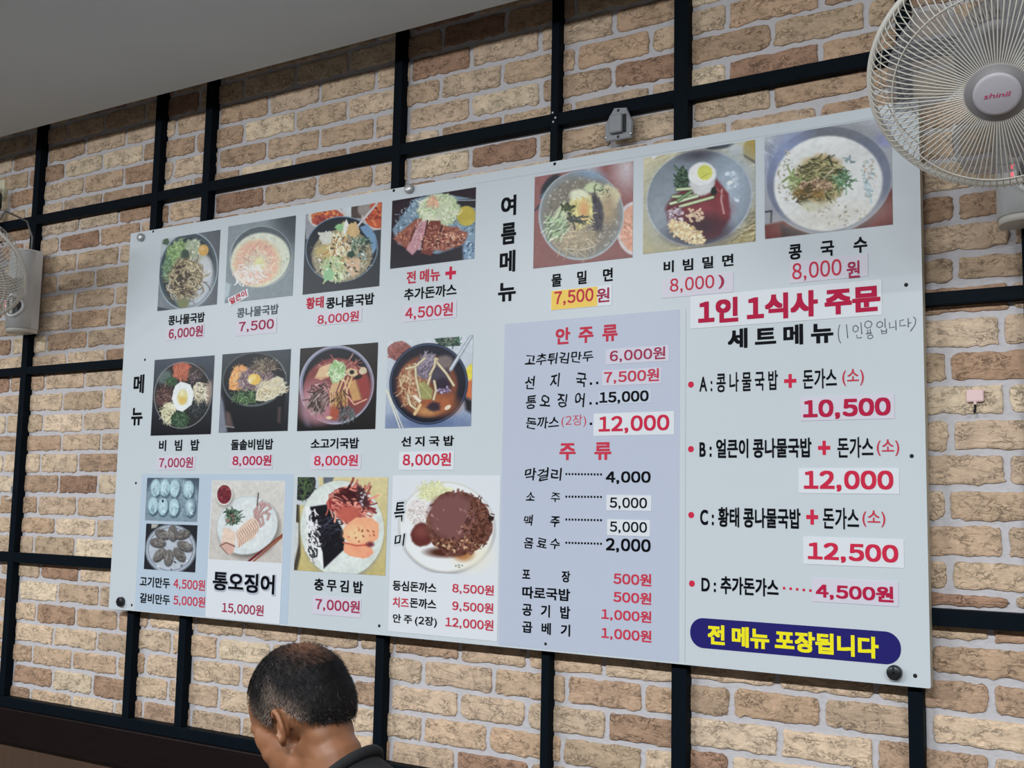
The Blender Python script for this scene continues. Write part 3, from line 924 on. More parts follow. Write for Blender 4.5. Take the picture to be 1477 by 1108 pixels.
        me.polygons.foreach_set('loop_start', np.arange(0, F.size, 4, dtype=np.int32))
        me.update(calc_edges=True)
        at = me.color_attributes.new('print', 'FLOAT_COLOR', 'POINT')
        col = np.ones((nb, 4), np.float32)
        col[:, :3] = np.clip(lin(np.clip(s.c, 0, 255)) * INKGAIN, 0, .9)
        at.data.foreach_set('color', col.ravel())
        me.materials.append(m)
        o = bpy.data.objects.new(name, me)
        o['label'] = label
        return link(o, parent)


M['print'] = attr_mat('photo_print', 'print', rough=.32, spec=.16)


def res(rect, k=1050):
    return max(40, int((rect[2] - rect[0]) * k * .62)), max(40, int((rect[3] - rect[1]) * k))


def photo(key, corners, bg, seed):
    nx, ny = res(PHOTO_RECT[key])
    return Print(*corners, nx, ny, bg, seed)


def place(p, key, label, parent=None, y=-.0009):
    if key != 'plate':
        p.noise(48, .035).noise(22, .03)
    return p.mesh('food_photo', PHOTO_RECT[key], parent or board, y, label, M['print'])


GRN = [(150, 180, 120), (120, 155, 95), (185, 205, 150), (95, 130, 80)]
SPR = [(190, 175, 140), (165, 148, 112), (205, 195, 160), (130, 112, 85), (90, 78, 62)]

# bean sprout soup
p = photo('bean sprout soup', ((100, 190), (803, 75), (768, 975), (68, 1055)), (96, 104, 112), 1)
p.grad((120, 130, 138), (86, 92, 100), 0).G([(60, 180), (270, 160), (90, 420)], (175, 185, 190)).E(160, 220, 40, 40, (70, 95, 70), wob=.2)
p.E(425, 570, 352, 472, (150, 166, 178), 8).E(425, 570, 338, 455, (70, 82, 92), 8).E(430, 590, 300, 425, (52, 62, 68), 8).E(470, 660, 255, 350, (178, 186, 196), 8, soft=14)
p.E(310, 400, 150, 200, (110, 140, 90), 20, wob=.1, soft=5).strands(310, 380, 130, 190, 130, GRN, 55, 16, 40, 90)
p.E(190, 560, 60, 150, (105, 135, 100), wob=.15, soft=5).strands(180, 560, 50, 130, 40, [(140, 180, 150), (110, 150, 115), (90, 120, 80)], 45, 14)
p.E(490, 290, 90, 110, (165, 175, 150), wob=.15, soft=6).dots(490, 300, 90, 110, 60, [(195, 200, 175), (150, 165, 135)], 12, 24)
p.E(580, 480, 110, 90, (170, 172, 150), soft=10).E(630, 560, 80, 150, (196, 200, 206), soft=10).E(395, 380, 50, 70, (60, 78, 68), soft=5)
p.E(400, 660, 190, 240, (120, 105, 82), 10, wob=.12, soft=8).strands(400, 660, 190, 240, 190, SPR, 150, 15, 60, 90, 1.4).dots(370, 700, 140, 200, 60, [(66, 56, 46)], 14, 30)
p.E(380, 960, 70, 60, (120, 125, 85), wob=.2, soft=4).E(610, 322, 60, 70, (206, 160, 84), soft=2).E(595, 300, 25, 25, (222, 185, 120), soft=6)
p.G([(60, 1000), (250, 1040), (60, 1070)], (58, 66, 74))
place(p, 'bean sprout soup', 'photo of bean sprouts and greens in a dark bowl with a raw yolk')

# red seasoned soup with lamp glare on the board painted into its pale colours
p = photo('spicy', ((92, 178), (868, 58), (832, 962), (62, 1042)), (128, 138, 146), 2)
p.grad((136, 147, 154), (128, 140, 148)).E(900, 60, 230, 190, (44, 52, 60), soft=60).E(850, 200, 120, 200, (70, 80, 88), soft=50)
p.E(470, 520, 362, 348, (150, 160, 166), -20).E(475, 515, 348, 330, (88, 98, 104), -20).E(465, 555, 345, 300, (214, 218, 200), -20, soft=5)
p.strands(465, 555, 320, 280, 160, [(225, 228, 215), (196, 205, 180), (170, 185, 160)], 40, 10, 0, 180)
p.E(430, 590, 270, 255, (226, 205, 165), -15, soft=16).E(425, 585, 238, 232, (226, 172, 150), -15, soft=16).E(430, 600, 150, 150, (214, 204, 180), soft=18)
p.strands(430, 590, 240, 230, 130, [(232, 190, 165), (222, 160, 140), (232, 212, 190)], 70, 14, 0, 180)
p.E(460, 600, 62, 70, (222, 218, 160), soft=8).strands(330, 700, 180, 120, 90, [(240, 232, 226), (228, 190, 180), (245, 240, 232)], 70, 16, 60, 70).E(215, 720, 45, 45, (236, 216, 206), soft=3)
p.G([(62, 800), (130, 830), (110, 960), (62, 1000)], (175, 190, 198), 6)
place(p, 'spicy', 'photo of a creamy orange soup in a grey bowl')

# dried pollack soup
p = photo('pollack', ((85, 185), (930, 55), (897, 978), (55, 1068)), (44, 50, 58), 3)
p.grad((64, 70, 78), (38, 42, 50)).G([(60, 170), (940, 40), (930, 360), (120, 460), (90, 460)], (150, 150, 160))
p.G([(500, 100), (610, 90), (600, 230), (500, 230)], (200, 208, 212)).G([(600, 95), (740, 70), (720, 230), (600, 230)], (80, 66, 62))
p.E(330, 220, 215, 130, (205, 200, 195)).E(335, 225, 185, 105, (180, 76, 60), wob=.05).dots(335, 225, 170, 90, 50, [(214, 120, 60), (150, 50, 55), (225, 150, 90)], 14, 34)
p.E(880, 200, 170, 160, (198, 190, 185)).E(890, 200, 150, 145, (196, 84, 52)).dots(880, 200, 120, 120, 40, [(225, 130, 80), (150, 50, 40)], 14, 30).E(740, 130, 70, 80, (150, 140, 135), soft=6)
p.E(485, 570, 402, 362, (116, 140, 164), -8).E(485, 570, 390, 350, (30, 36, 46), -8).E(500, 600, 350, 320, (28, 34, 44), -8)
p.G([(690, 330), (780, 300), (862, 420), (872, 560), (830, 640), (800, 480), (720, 380)], (110, 148, 186), 3)
p.E(490, 640, 335, 288, (150, 140, 112), -8, soft=4).strands(490, 640, 310, 265, 260, [(176, 168, 140), (130, 120, 92), (200, 192, 165), (110, 104, 84)], 60, 16)
p.E(330, 450, 90, 80, (205, 205, 195), 30, wob=.2).E(330, 600, 130, 80, (190, 170, 110), soft=8).G([(400, 520), (450, 330), (520, 260), (560, 300), (550, 640), (470, 800), (400, 820)], (205, 200, 150), 4)
p.strands(470, 560, 110, 240, 110, [(222, 216, 180), (196, 160, 100), (170, 110, 70), (226, 224, 200)], 110, 18, 95, 25)
p.G([(515, 320), (545, 235), (585, 330), (570, 400), (510, 400)], (226, 226, 222)).E(620, 360, 70, 80, (206, 172, 120), wob=.15).E(470, 330, 45, 40, (140, 190, 130), wob=.2)
p.strands(700, 520, 90, 80, 26, [(60, 96, 76), (44, 70, 60), (150, 170, 150)], 60, 20).ring(710, 650, 40, 40, 14, (100, 150, 160)).E(600, 630, 40, 40, (36, 70, 56), wob=.2)
p.strands(400, 770, 150, 120, 60, [(190, 206, 150), (150, 190, 130), (214, 220, 180)], 90, 22, 70, 60).E(350, 850, 60, 70, (140, 190, 140), wob=.2).E(620, 760, 80, 100, (205, 172, 140), wob=.2, soft=5)
p.dots(490, 660, 300, 240, 50, [(232, 232, 228), (60, 60, 44)], 10, 22).L([(880, 70), (672, 318)], 24, (170, 168, 172)).L([(880, 66), (672, 312)], 9, (220, 220, 224))
place(p, 'pollack', 'photo of a pale vegetable soup in a black bowl with a spoon handle')

# sliced pork cutlet
p = photo('cutlet', ((90, 242), (1077, 88), (1063, 925), (65, 1045)), (38, 22, 34), 4)
p.G([(90, 580), (360, 220), (640, 150), (1080, 230), (1080, 950), (900, 940), (160, 760)], (120, 146, 168), 3)
p.strands(600, 500, 470, 330, 260, [(170, 196, 212), (60, 78, 100), (195, 212, 220), (80, 105, 130)], 40, 16)
p.G([(790, 240), (1080, 220), (1080, 330), (800, 330)], (34, 30, 40)).L([(780, 245), (1080, 240)], 14, (150, 160, 170))
p.E(970, 425, 112, 118, (188, 168, 62), soft=3).noise(12, .06)
p.E(650, 360, 245, 200, (176, 196, 150), -10, wob=.08, soft=5).strands(640, 340, 225, 180, 330, [(206, 216, 180), (226, 230, 206), (160, 186, 126), (190, 205, 160), (232, 226, 216)], 90, 10, 90, 110, 1.5)
p.strands(580, 240, 60, 60, 40, [(222, 150, 120), (230, 180, 150)], 60, 11, 80, 50).L([(510, 380), (545, 440), (640, 470)], 14, (226, 222, 196))
BRN = [(168, 96, 76), (130, 62, 48), (196, 126, 96), (100, 44, 40), (206, 150, 120)]
for poly, c in (([(100, 690), (380, 460), (460, 450), (300, 800), (250, 800)], (150, 84, 66)), ([(440, 860), (500, 560), (550, 480), (670, 480), (690, 560), (630, 780), (560, 890)], (120, 52, 44)),
                ([(600, 800), (690, 540), (890, 560), (800, 800), (720, 840)], (156, 84, 68)), ([(770, 760), (820, 570), (990, 620), (960, 740), (840, 810)], (150, 80, 66))):
    p.G(poly, c, 3)
p.strands(560, 680, 420, 150, 420, BRN, 28, 14).G([(90, 720), (270, 830), (340, 890), (560, 900), (960, 760), (930, 950), (60, 1060)], (24, 20, 34), 6)
p.G([(262, 820), (430, 500), (520, 470), (510, 560), (450, 760), (340, 885)], (196, 142, 150), 3).strands(400, 670, 60, 170, 60, [(206, 160, 166), (170, 100, 112), (216, 180, 182)], 40, 12, -55, 20)
p.L([(520, 480), (490, 640), (450, 790)], 18, (70, 26, 26)).L([(690, 550), (620, 780)], 20, (60, 24, 26)).L([(370, 560), (310, 720)], 16, (80, 30, 30)).L([(800, 640), (770, 780)], 12, (84, 36, 34))
p.dots(700, 700, 260, 110, 110, [(206, 140, 110), (226, 186, 160), (90, 36, 34)], 8, 20).E(1000, 820, 70, 110, (120, 150, 182), soft=5).dots(1000, 820, 60, 110, 30, [(170, 196, 214), (60, 80, 110)], 10, 22)
place(p, 'cutlet', 'photo of a sliced brown cutlet with shredded cabbage')

# cold wheat noodles in broth
p = photo('cold', ((77, 205), (995, 45), (990, 950), (65, 1063)), (146, 92, 90), 5)
p.grad((152, 98, 98), (136, 84, 82)).E(930, 120, 60, 110, (214, 220, 228), soft=40).E(600, 130, 60, 60, (196, 206, 216), soft=30)
p.E(230, 280, 130, 60, (46, 50, 58), -50, soft=4).L([(130, 400), (320, 210)], 24, (84, 98, 114)).L([(80, 520), (160, 430)], 20, (70, 70, 80))
p.E(1010, 680, 165, 250, (206, 196, 200)).E(1015, 680, 140, 222, (214, 158, 134)).strands(1000, 720, 90, 150, 50, [(226, 176, 150), (206, 140, 116)], 70, 20)
p.E(515, 560, 398, 420, (172, 186, 194), 12).E(518, 555, 385, 405, (136, 142, 144), 12).E(600, 180, 120, 40, (130, 156, 184), 8, soft=14).E(515, 580, 350, 370, (128, 122, 110), 12, soft=14)
p.dots(515, 575, 345, 365, 420, [(160, 154, 142), (112, 106, 96), (180, 176, 166)], 8, 18).strands(420, 780, 190, 120, 130, [(176, 158, 128), (150, 134, 108), (196, 180, 150)], 150, 13, -20, 50, 1.2)
p.G([(215, 740), (245, 620), (300, 500), (370, 420), (400, 500), (380, 600), (300, 680)], (200, 210, 172), 4).strands(300, 640, 90, 130, 40, [(210, 220, 186), (150, 180, 140), (90, 120, 90)], 110, 15, 125, 25)
p.strands(340, 650, 90, 60, 24, [(170, 200, 150), (206, 214, 190), (90, 110, 84)], 150, 16, 150, 14)
p.E(760, 400, 110, 130, (206, 198, 160), 30, wob=.06, soft=5).E(640, 300, 90, 50, (196, 208, 165), wob=.1, soft=4).strands(720, 330, 90, 70, 16, [(84, 100, 70), (225, 222, 190)], 60, 10)
p.E(770, 500, 70, 130, (172, 150, 120), soft=14).E(660, 530, 66, 180, (70, 66, 72), -8, wob=.06, soft=4).strands(660, 540, 50, 160, 40, [(96, 90, 98), (50, 46, 54)], 60, 10, 90, 30)
p.E(520, 480, 112, 150, (214, 208, 150), wob=.07, soft=4).E(500, 370, 85, 55, (222, 224, 196), soft=5).strands(525, 500, 95, 130, 110, [(226, 212, 130), (232, 222, 165), (206, 190, 110)], 80, 12, 80, 40)
p.E(548, 510, 34, 65, (222, 150, 100), soft=14).dots(400, 500, 60, 50, 26, [(48, 62, 40), (80, 90, 50)], 12, 26).strands(460, 590, 70, 30, 20, [(70, 74, 70), (50, 60, 56)], 70, 16, 25, 25).L([(370, 872), (520, 885), (650, 850)], 12, (190, 180, 160))
place(p, 'cold', 'photo of a noodle salad in cold broth on a red brown table')

# spicy wheat noodles
p = photo('bibimmil', ((50, 212), (1068, 40), (1078, 978), (50, 1090)), (196, 188, 150), 6)
p.grad((204, 198, 166), (176, 164, 122)).strands(560, 560, 560, 560, 90, [(214, 206, 172), (180, 168, 126)], 260, 14, -15, 8)
p.strands(960, 880, 160, 170, 60, [(120, 104, 66), (160, 144, 100), (196, 182, 136)], 160, 14, -40, 14).E(760, 98, 125, 28, (30, 34, 40), -8).G([(120, 190), (200, 180), (140, 230)], (222, 224, 226))
p.E(1040, 140, 80, 110, (168, 140, 60), soft=3).L([(980, 190), (1070, 250)], 22, (70, 56, 30)).E(900, 130, 60, 50, (205, 205, 200), soft=8)
p.E(565, 580, 490, 438, (196, 200, 204), -20).E(563, 575, 478, 428, (112, 122, 134), -20).E(640, 520, 380, 340, (130, 142, 156), -20, soft=60).E(870, 480, 120, 230, (172, 188, 208), 10, soft=60).E(220, 700, 100, 180, (150, 162, 172), 0, soft=60)
p.E(560, 180, 120, 40, (70, 66, 76), -8, soft=14).dots(880, 460, 70, 170, 26, [(214, 224, 232), (190, 205, 220)], 14, 34)
p.E(560, 910, 240, 100, (58, 56, 70), soft=20).E(565, 710, 290, 250, (104, 40, 50), wob=.04, soft=6).G([(700, 480), (730, 400), (840, 540), (850, 760), (760, 800)], (128, 48, 54), 4).E(620, 680, 170, 100, (140, 58, 66), soft=30).E(600, 840, 190, 100, (62, 34, 46), soft=24)
p.L([(780, 500), (775, 600), (800, 720)], 16, (196, 150, 150)).L([(720, 480), (800, 560)], 10, (170, 90, 90))
p.E(420, 400, 60, 100, (44, 66, 50), wob=.15).strands(410, 400, 50, 100, 34, [(30, 46, 38), (90, 120, 90), (60, 86, 64)], 60, 16)
for a, b_, c in (((370, 500), (500, 490), (196, 212, 165)), ((330, 565), (560, 555), (180, 196, 150)), ((310, 630), (560, 560), (206, 216, 180)), ((400, 655), (700, 570), (196, 206, 160)), ((380, 600), (500, 520), (120, 150, 100))):
    p.L([a, b_], 34, (50, 66, 50)).L([a, b_], 24, c)
p.E(600, 455, 110, 100, (206, 206, 208), wob=.05, soft=4).E(600, 360, 128, 112, (226, 226, 226), -10, wob=.02).ring(600, 360, 128, 112, 8, (196, 198, 202), -10).E(626, 343, 68, 70, (206, 208, 92)).L([(590, 395), (660, 350)], 5, (150, 150, 50))
p.E(708, 515, 26, 40, (28, 36, 34), wob=.2).dots(360, 740, 80, 70, 60, [(214, 204, 210), (150, 130, 150)], 10, 22).dots(540, 740, 80, 60, 36, [(232, 206, 170), (222, 190, 160)], 10, 24)
p.dots(460, 890, 190, 70, 260, [(222, 198, 150), (196, 166, 120), (232, 214, 176)], 12, 26, 28)
place(p, 'bibimmil', 'photo of red sauced noodles with a halved egg in a steel bowl')

# noodles in white soy milk
p = photo('kongguksu', ((42, 228), (1110, 40), (1118, 960), (52, 1085)), (160, 162, 172), 7)
p.grad((176, 180, 190), (150, 150, 160)).strands(120, 330, 90, 90, 40, [(200, 204, 212), (140, 142, 150)], 160, 12, 60, 20)
p.G([(40, 970), (220, 930), (430, 1040), (60, 1090)], (104, 42, 40), 4).G([(190, 960), (430, 1040), (200, 1070)], (40, 26, 28), 6).G([(1090, 680), (1130, 640), (1130, 970), (820, 1000)], (112, 44, 42), 6).G([(1010, 840), (1060, 760), (900, 1000), (800, 1000)], (70, 36, 42), 10)
p.L([(50, 860), (110, 850), (105, 945)], 14, (60, 62, 66)).E(1060, 240, 80, 60, (150, 156, 200), soft=10)
p.E(587, 585, 530, 452, (150, 156, 172), -12).E(587, 580, 522, 444, (116, 124, 146), -12).E(620, 190, 210, 60, (110, 112, 116), 0, soft=30).E(230, 330, 90, 200, (136, 150, 190), 40, soft=30)
p.E(585, 612, 458, 400, (224, 226, 226), -12, soft=3).E(640, 900, 260, 80, (214, 210, 200), -10, soft=40)
p.E(490, 610, 215, 215, (206, 198, 172), 0, wob=.08, soft=10).E(540, 450, 150, 80, (190, 166, 122), -5, wob=.08, soft=6).E(500, 620, 200, 170, (150, 134, 96), 0, wob=.1, soft=6)
p.strands(500, 560, 200, 160, 170, [(84, 84, 56), (60, 60, 40), (176, 176, 120), (205, 190, 140), (110, 110, 70)], 100, 15, 10, 45)
p.strands(720, 590, 70, 60, 34, [(60, 96, 66), (130, 176, 140), (90, 130, 90)], 60, 15).strands(310, 590, 60, 60, 20, [(176, 190, 140), (120, 140, 80)], 70, 14).L([(600, 385), (630, 460)], 18, (66, 72, 56)).L([(560, 570), (640, 490)], 8, (206, 200, 180))
p.E(480, 650, 130, 60, (150, 118, 92), -12, wob=.08, soft=5).dots(490, 640, 140, 70, 150, [(186, 156, 126), (120, 90, 68), (206, 182, 150)], 8, 16).strands(400, 720, 120, 70, 40, [(110, 92, 50), (170, 130, 70), (60, 56, 34)], 80, 16, 0, 60).E(450, 800, 80, 40, (206, 206, 180), soft=8)
p.dots(230, 560, 70, 230, 60, [(190, 180, 160), (166, 156, 136)], 6, 13).dots(700, 880, 220, 90, 50, [(170, 158, 136), (196, 186, 166)], 6, 14).dots(930, 560, 60, 180, 40, [(190, 170, 150), (170, 190, 196)], 8, 18).strands(760, 420, 60, 30, 8, [(140, 164, 170), (110, 140, 140)], 40, 12).strands(920, 640, 30, 70, 8, [(160, 186, 196)], 60, 12, 70, 20)
place(p, 'kongguksu', 'photo of a noodle heap in white soy milk in a steel bowl')

# mixed rice with a fried egg
p = photo('bibimbap', ((120, 128), (850, 65), (802, 1028), (57, 1048)), (54, 60, 70), 8)
p.grad((70, 78, 92), (22, 22, 28)).E(460, 555, 352, 408, (128, 128, 128), 10).E(460, 555, 344, 400, (40, 38, 40), 10)
p.E(240, 340, 70, 100, (90, 104, 104), 40, soft=10).E(460, 235, 118, 85, (176, 88, 68), wob=.08).strands(460, 260, 100, 90, 130, [(196, 104, 80), (160, 72, 58), (206, 132, 96)], 70, 10, 90, 30)
p.E(640, 270, 100, 80, (60, 52, 52), soft=6).strands(600, 330, 60, 60, 50, [(150, 130, 130), (90, 74, 78), (60, 50, 52)], 70, 10)
p.E(325, 390, 70, 45, (56, 90, 60), wob=.2).strands(325, 390, 66, 44, 50, [(80, 120, 76), (40, 66, 46)], 50, 10).strands(255, 560, 90, 100, 110, [(110, 78, 72), (70, 48, 46), (140, 106, 98), (50, 36, 38)], 80, 13)
p.E(290, 770, 90, 130, (206, 202, 168), 10, wob=.06).strands(290, 770, 90, 130, 130, [(220, 216, 182), (186, 180, 140), (232, 228, 200)], 60, 9).dots(290, 770, 90, 120, 30, [(110, 104, 70)], 7, 14)
p.E(430, 850, 110, 95, (44, 70, 50), wob=.1).strands(430, 850, 105, 90, 90, [(66, 96, 66), (34, 54, 40), (90, 118, 90)], 60, 11).E(640, 700, 130, 120, (34, 38, 42), wob=.1).strands(640, 700, 125, 115, 110, [(60, 66, 70), (24, 28, 32), (90, 92, 92)], 40, 9)
p.E(775, 520, 45, 140, (150, 128, 118), 8, wob=.1, soft=5).E(670, 500, 80, 105, (210, 202, 178), wob=.08).strands(670, 500, 80, 105, 70, [(226, 218, 198), (190, 178, 150)], 80, 13, 60, 50).dots(680, 500, 70, 90, 10, [(70, 66, 50)], 10, 18)
p.strands(180, 640, 50, 60, 24, [(80, 50, 52), (110, 78, 78)], 60, 11).ring(460, 555, 352, 408, 9, (136, 136, 138), 10)
p.E(465, 570, 130, 178, (224, 228, 228), 8, wob=.05).E(462, 580, 62, 92, (214, 200, 130), 10, soft=5).E(465, 620, 40, 44, (218, 180, 90), soft=10).E(460, 530, 30, 34, (228, 222, 176), soft=10)
place(p, 'bibimbap', 'photo of mixed rice with a fried egg in the middle')

# stone pot rice
p = photo('dolsot', ((100, 118), (920, 50), (882, 1048), (52, 1062)), (58, 64, 72), 9)
p.grad((66, 72, 80), (30, 30, 38)).G([(60, 560), (110, 700), (160, 1060), (50, 1070)], (122, 126, 142), 6).G([(95, 500), (870, 430), (840, 800), (800, 1050), (260, 1060), (150, 820)], (24, 26, 32), 4)
p.G([(140, 800), (190, 820), (240, 1000), (140, 970)], (96, 78, 78), 8).G([(770, 760), (810, 760), (800, 960), (760, 940)], (74, 60, 62), 5).L([(150, 985), (240, 1000)], 14, (150, 140, 140))
p.E(485, 422, 388, 330, (84, 94, 98), -10).E(485, 415, 372, 308, (36, 38, 44), -10).L([(720, 160), (800, 230), (860, 360)], 8, (150, 156, 158))
p.E(300, 400, 95, 170, (218, 152, 90), 35, wob=.06).strands(280, 420, 90, 150, 130, [(232, 170, 106), (206, 130, 74), (238, 190, 130)], 80, 11, -40, 30)
p.E(520, 440, 210, 160, (112, 92, 98), wob=.08, soft=5).strands(500, 440, 210, 160, 180, [(150, 126, 136), (90, 70, 78), (120, 88, 92), (190, 176, 176)], 60, 14).strands(590, 280, 150, 80, 110, [(128, 112, 96), (92, 78, 66), (166, 152, 130), (64, 52, 50)], 110, 11, -70, 80, 1.2)
p.E(400, 640, 170, 70, (62, 92, 60), wob=.1).strands(390, 630, 180, 70, 90, [(90, 124, 78), (46, 70, 48), (130, 160, 110), (34, 46, 40)], 70, 14)
p.E(680, 545, 200, 108, (210, 202, 178), -38, wob=.06).strands(680, 545, 190, 100, 130, [(226, 220, 198), (190, 180, 150), (206, 190, 150)], 80, 10, -38, 40).dots(620, 600, 90, 60, 40, [(190, 160, 106), (150, 120, 80)], 6, 12)
p.E(490, 420, 78, 68, (228, 184, 84), soft=2).E(470, 400, 34, 30, (240, 214, 130), soft=8).E(440, 440, 22, 28, (230, 222, 190), soft=5)
place(p, 'dolsot', 'photo of mixed rice in a black stone pot with a raw yolk')

# red beef soup
p = photo('beef', ((105, 112), (970, 52), (945, 1022), (72, 1045)), (30, 27, 28), 10)
p.grad((40, 34, 34), (22, 20, 22)).G([(110, 640), (180, 800), (230, 1000), (170, 990)], (60, 66, 84), 10).E(512, 525, 418, 446, (164, 166, 186), 8).E(515, 525, 400, 428, (120, 124, 150), 8).E(515, 520, 378, 405, (24, 24, 34), 8)
p.E(520, 575, 372, 352, (130, 62, 62), 8, soft=5).E(290, 720, 190, 200, (186, 138, 150), 20, soft=40).E(360, 860, 160, 80, (176, 118, 130), soft=30).E(800, 540, 90, 160, (150, 60, 56), 0, soft=20).strands(560, 330, 260, 90, 60, [(170, 90, 80), (190, 130, 120), (120, 50, 50)], 80, 16)
p.G([(272, 450), (330, 330), (455, 282), (440, 430), (350, 470)], (216, 182, 140), 3).L([(280, 450), (430, 440)], 14, (196, 140, 110))
p.strands(340, 560, 110, 80, 50, [(196, 150, 150), (150, 90, 96), (80, 56, 56)], 90, 26, 60, 50).strands(340, 690, 110, 110, 70, [(90, 70, 66), (60, 46, 44), (150, 120, 116), (170, 150, 150)], 110, 24, 130, 30)
p.G([(640, 500), (730, 468), (800, 690), (700, 715)], (196, 146, 92), 3).L([(735, 480), (795, 680)], 18, (150, 100, 66)).E(690, 390, 70, 44, (206, 180, 140), 20, wob=.1).E(690, 385, 26, 24, (30, 28, 26)).E(810, 370, 44, 40, (206, 190, 160), -40, wob=.1).E(760, 440, 46, 24, (36, 32, 28), -20)
for x0 in (450, 475, 500, 540, 590, 630):
    p.L([(x0 + 60, 440), (x0, 600), (x0 + 10, 760)], 16, (206, 166, 112)).L([(x0 + 66, 450), (x0 + 10, 600)], 6, (226, 200, 150))
p.L([(610, 480), (650, 660), (720, 750), (850, 690)], 15, (222, 170, 140)).strands(560, 660, 60, 90, 24, [(150, 110, 60), (60, 46, 40), (190, 150, 96)], 120, 16, 90, 30).strands(640, 830, 90, 80, 60, [(70, 76, 80), (110, 120, 120), (40, 44, 48)], 80, 12, 120, 50)
p.E(500, 840, 50, 70, (170, 80, 56), soft=8).E(440, 895, 34, 18, (222, 196, 150)).E(525, 375, 95, 125, (160, 192, 138), 10, wob=.1, soft=3).strands(525, 370, 85, 115, 40, [(196, 216, 172), (120, 166, 100), (222, 230, 206)], 50, 14).ring(515, 440, 40, 46, 14, (206, 222, 190))
place(p, 'beef', 'photo of red beef soup topped with green onion')

# blood sausage soup
p = photo('blood', ((70, 100), (993, 45), (985, 1030), (45, 1057)), (196, 202, 212), 11)
p.grad((200, 206, 214), (150, 164, 188)).E(200, 205, 135, 110, (146, 92, 90), wob=.05).strands(200, 205, 120, 95, 60, [(170, 110, 106), (120, 66, 66), (150, 80, 70)], 50, 18).G([(585, 75), (850, 60), (860, 160), (650, 160)], (44, 70, 60)).strands(740, 110, 110, 40, 30, [(70, 110, 80), (30, 46, 44), (150, 150, 140)], 60, 16)
p.E(1000, 450, 75, 95, (222, 206, 70)).E(990, 640, 70, 110, (206, 110, 66), wob=.06).G([(900, 700), (1000, 760), (1000, 900), (930, 860)], (30, 28, 34), 8).E(560, 1000, 330, 60, (70, 90, 140), soft=40)
p.L([(60, 640), (215, 1050)], 12, (226, 222, 196)).L([(60, 620), (250, 1050)], 10, (222, 218, 190))
p.E(520, 568, 428, 446, (16, 18, 32), 0).ring(520, 568, 420, 438, 16, (60, 76, 110)).E(518, 560, 392, 408, (24, 24, 40)).E(505, 590, 335, 340, (122, 66, 46), 0, soft=8)
p.E(640, 800, 200, 110, (166, 90, 52), 0, soft=20).E(520, 870, 110, 50, (186, 130, 76), soft=12).strands(330, 560, 130, 230, 150, [(196, 160, 120), (170, 120, 84), (150, 90, 66), (214, 186, 150)], 90, 20, 70, 60)
p.E(500, 380, 110, 140, (112, 100, 116), 20, wob=.06, soft=4).strands(500, 380, 90, 130, 70, [(146, 132, 150), (84, 72, 90), (170, 160, 176)], 80, 12, -60, 25).E(640, 470, 110, 110, (70, 62, 78), wob=.08, soft=6).E(700, 330, 90, 70, (120, 106, 104), soft=8).E(680, 590, 90, 80, (44, 34, 52), soft=8)
for q in ([(380, 350), (390, 500), (440, 720)], [(520, 580), (560, 440), (620, 300)], [(620, 340), (720, 460), (800, 590)], [(590, 540), (610, 640), (585, 740)], [(300, 690), (330, 800), (400, 850)], [(280, 400), (380, 380), (480, 290)], [(540, 470), (590, 380), (600, 290)]):
    p.L(q, 30, (120, 100, 76)).L(q, 22, (214, 198, 164))
p.G([(420, 560), (480, 540), (580, 640), (560, 740), (450, 740)], (150, 146, 88), 4).L([(430, 560), (560, 720)], 8, (190, 184, 120)).G([(350, 700), (380, 690), (455, 750), (430, 785)], (226, 214, 196), 2).E(738, 828, 38, 22, (226, 206, 180), -35).L([(380, 900), (440, 800)], 34, (214, 180, 130)).E(590, 820, 70, 50, (50, 34, 50), wob=.1, soft=6)
p.dots(690, 640, 60, 40, 18, [(176, 160, 190), (120, 100, 140)], 12, 22).L([(975, 55), (765, 418)], 40, (140, 150, 166)).L([(970, 60), (765, 410)], 16, (206, 214, 222))
place(p, 'blood', 'photo of brown soup with sprouts in a shiny black bowl')

# steamed dumplings, two prints
p = photo('dump1', ((125, 52), (523, 50), (512, 390), (112, 385)), (112, 132, 148), 12)
p.grad((70, 84, 100), (130, 148, 162)).E(320, 230, 210, 190, (126, 148, 162), soft=10).strands(320, 230, 200, 180, 80, [(150, 170, 182), (96, 116, 132)], 40, 8)
for i, (x, y) in enumerate(((192, 130), (265, 130), (340, 132), (445, 140), (175, 268), (252, 275), (337, 280), (458, 278))):
    c = (160, 192, 204) if i != 7 else (128, 150, 166)
    p.E(x + 6, y + 12, 42, 72, (60, 80, 96), 4, soft=4).E(x, y, 39, 68, c, 4, wob=.03, soft=3).E(x - 6, y - 16, 20, 36, (186, 214, 222), 4, soft=10).strands(x, y, 22, 50, 16, [(120, 150, 166), (196, 220, 226)], 30, 5, 80, 30)
p.E(250, 232, 8, 12, (30, 40, 50))
place(p, 'dump1', 'photo of eight pale steamed dumplings in two rows')
p = photo('dump2', ((108, 410), (510, 420), (498, 783), (100, 762)), (38, 40, 46), 13)
p.E(305, 605, 200, 192, (120, 130, 142)).E(305, 605, 188, 180, (178, 186, 198)).ring(305, 605, 178, 170, 8, (120, 130, 150)).G([(150, 412), (210, 412), (190, 440), (150, 450)], (170, 168, 160), 3)
p.dots(305, 680, 150, 90, 16, [(60, 64, 76), (220, 226, 232)], 8, 14)
for x, y, a in ((240, 490, 20), (320, 480, 85), (395, 490, -15), (205, 555, 8), (415, 580, 24), (220, 650, -48), (292, 670, -86), (375, 645, 50)):
    p.E(x + 3, y + 8, 62, 36, (46, 44, 46), a, soft=4).E(x, y, 60, 34, (108, 104, 102), a, wob=.06, soft=3).strands(x, y, 46, 24, 18, [(150, 146, 142), (80, 76, 74)], 26, 6, a, 30)
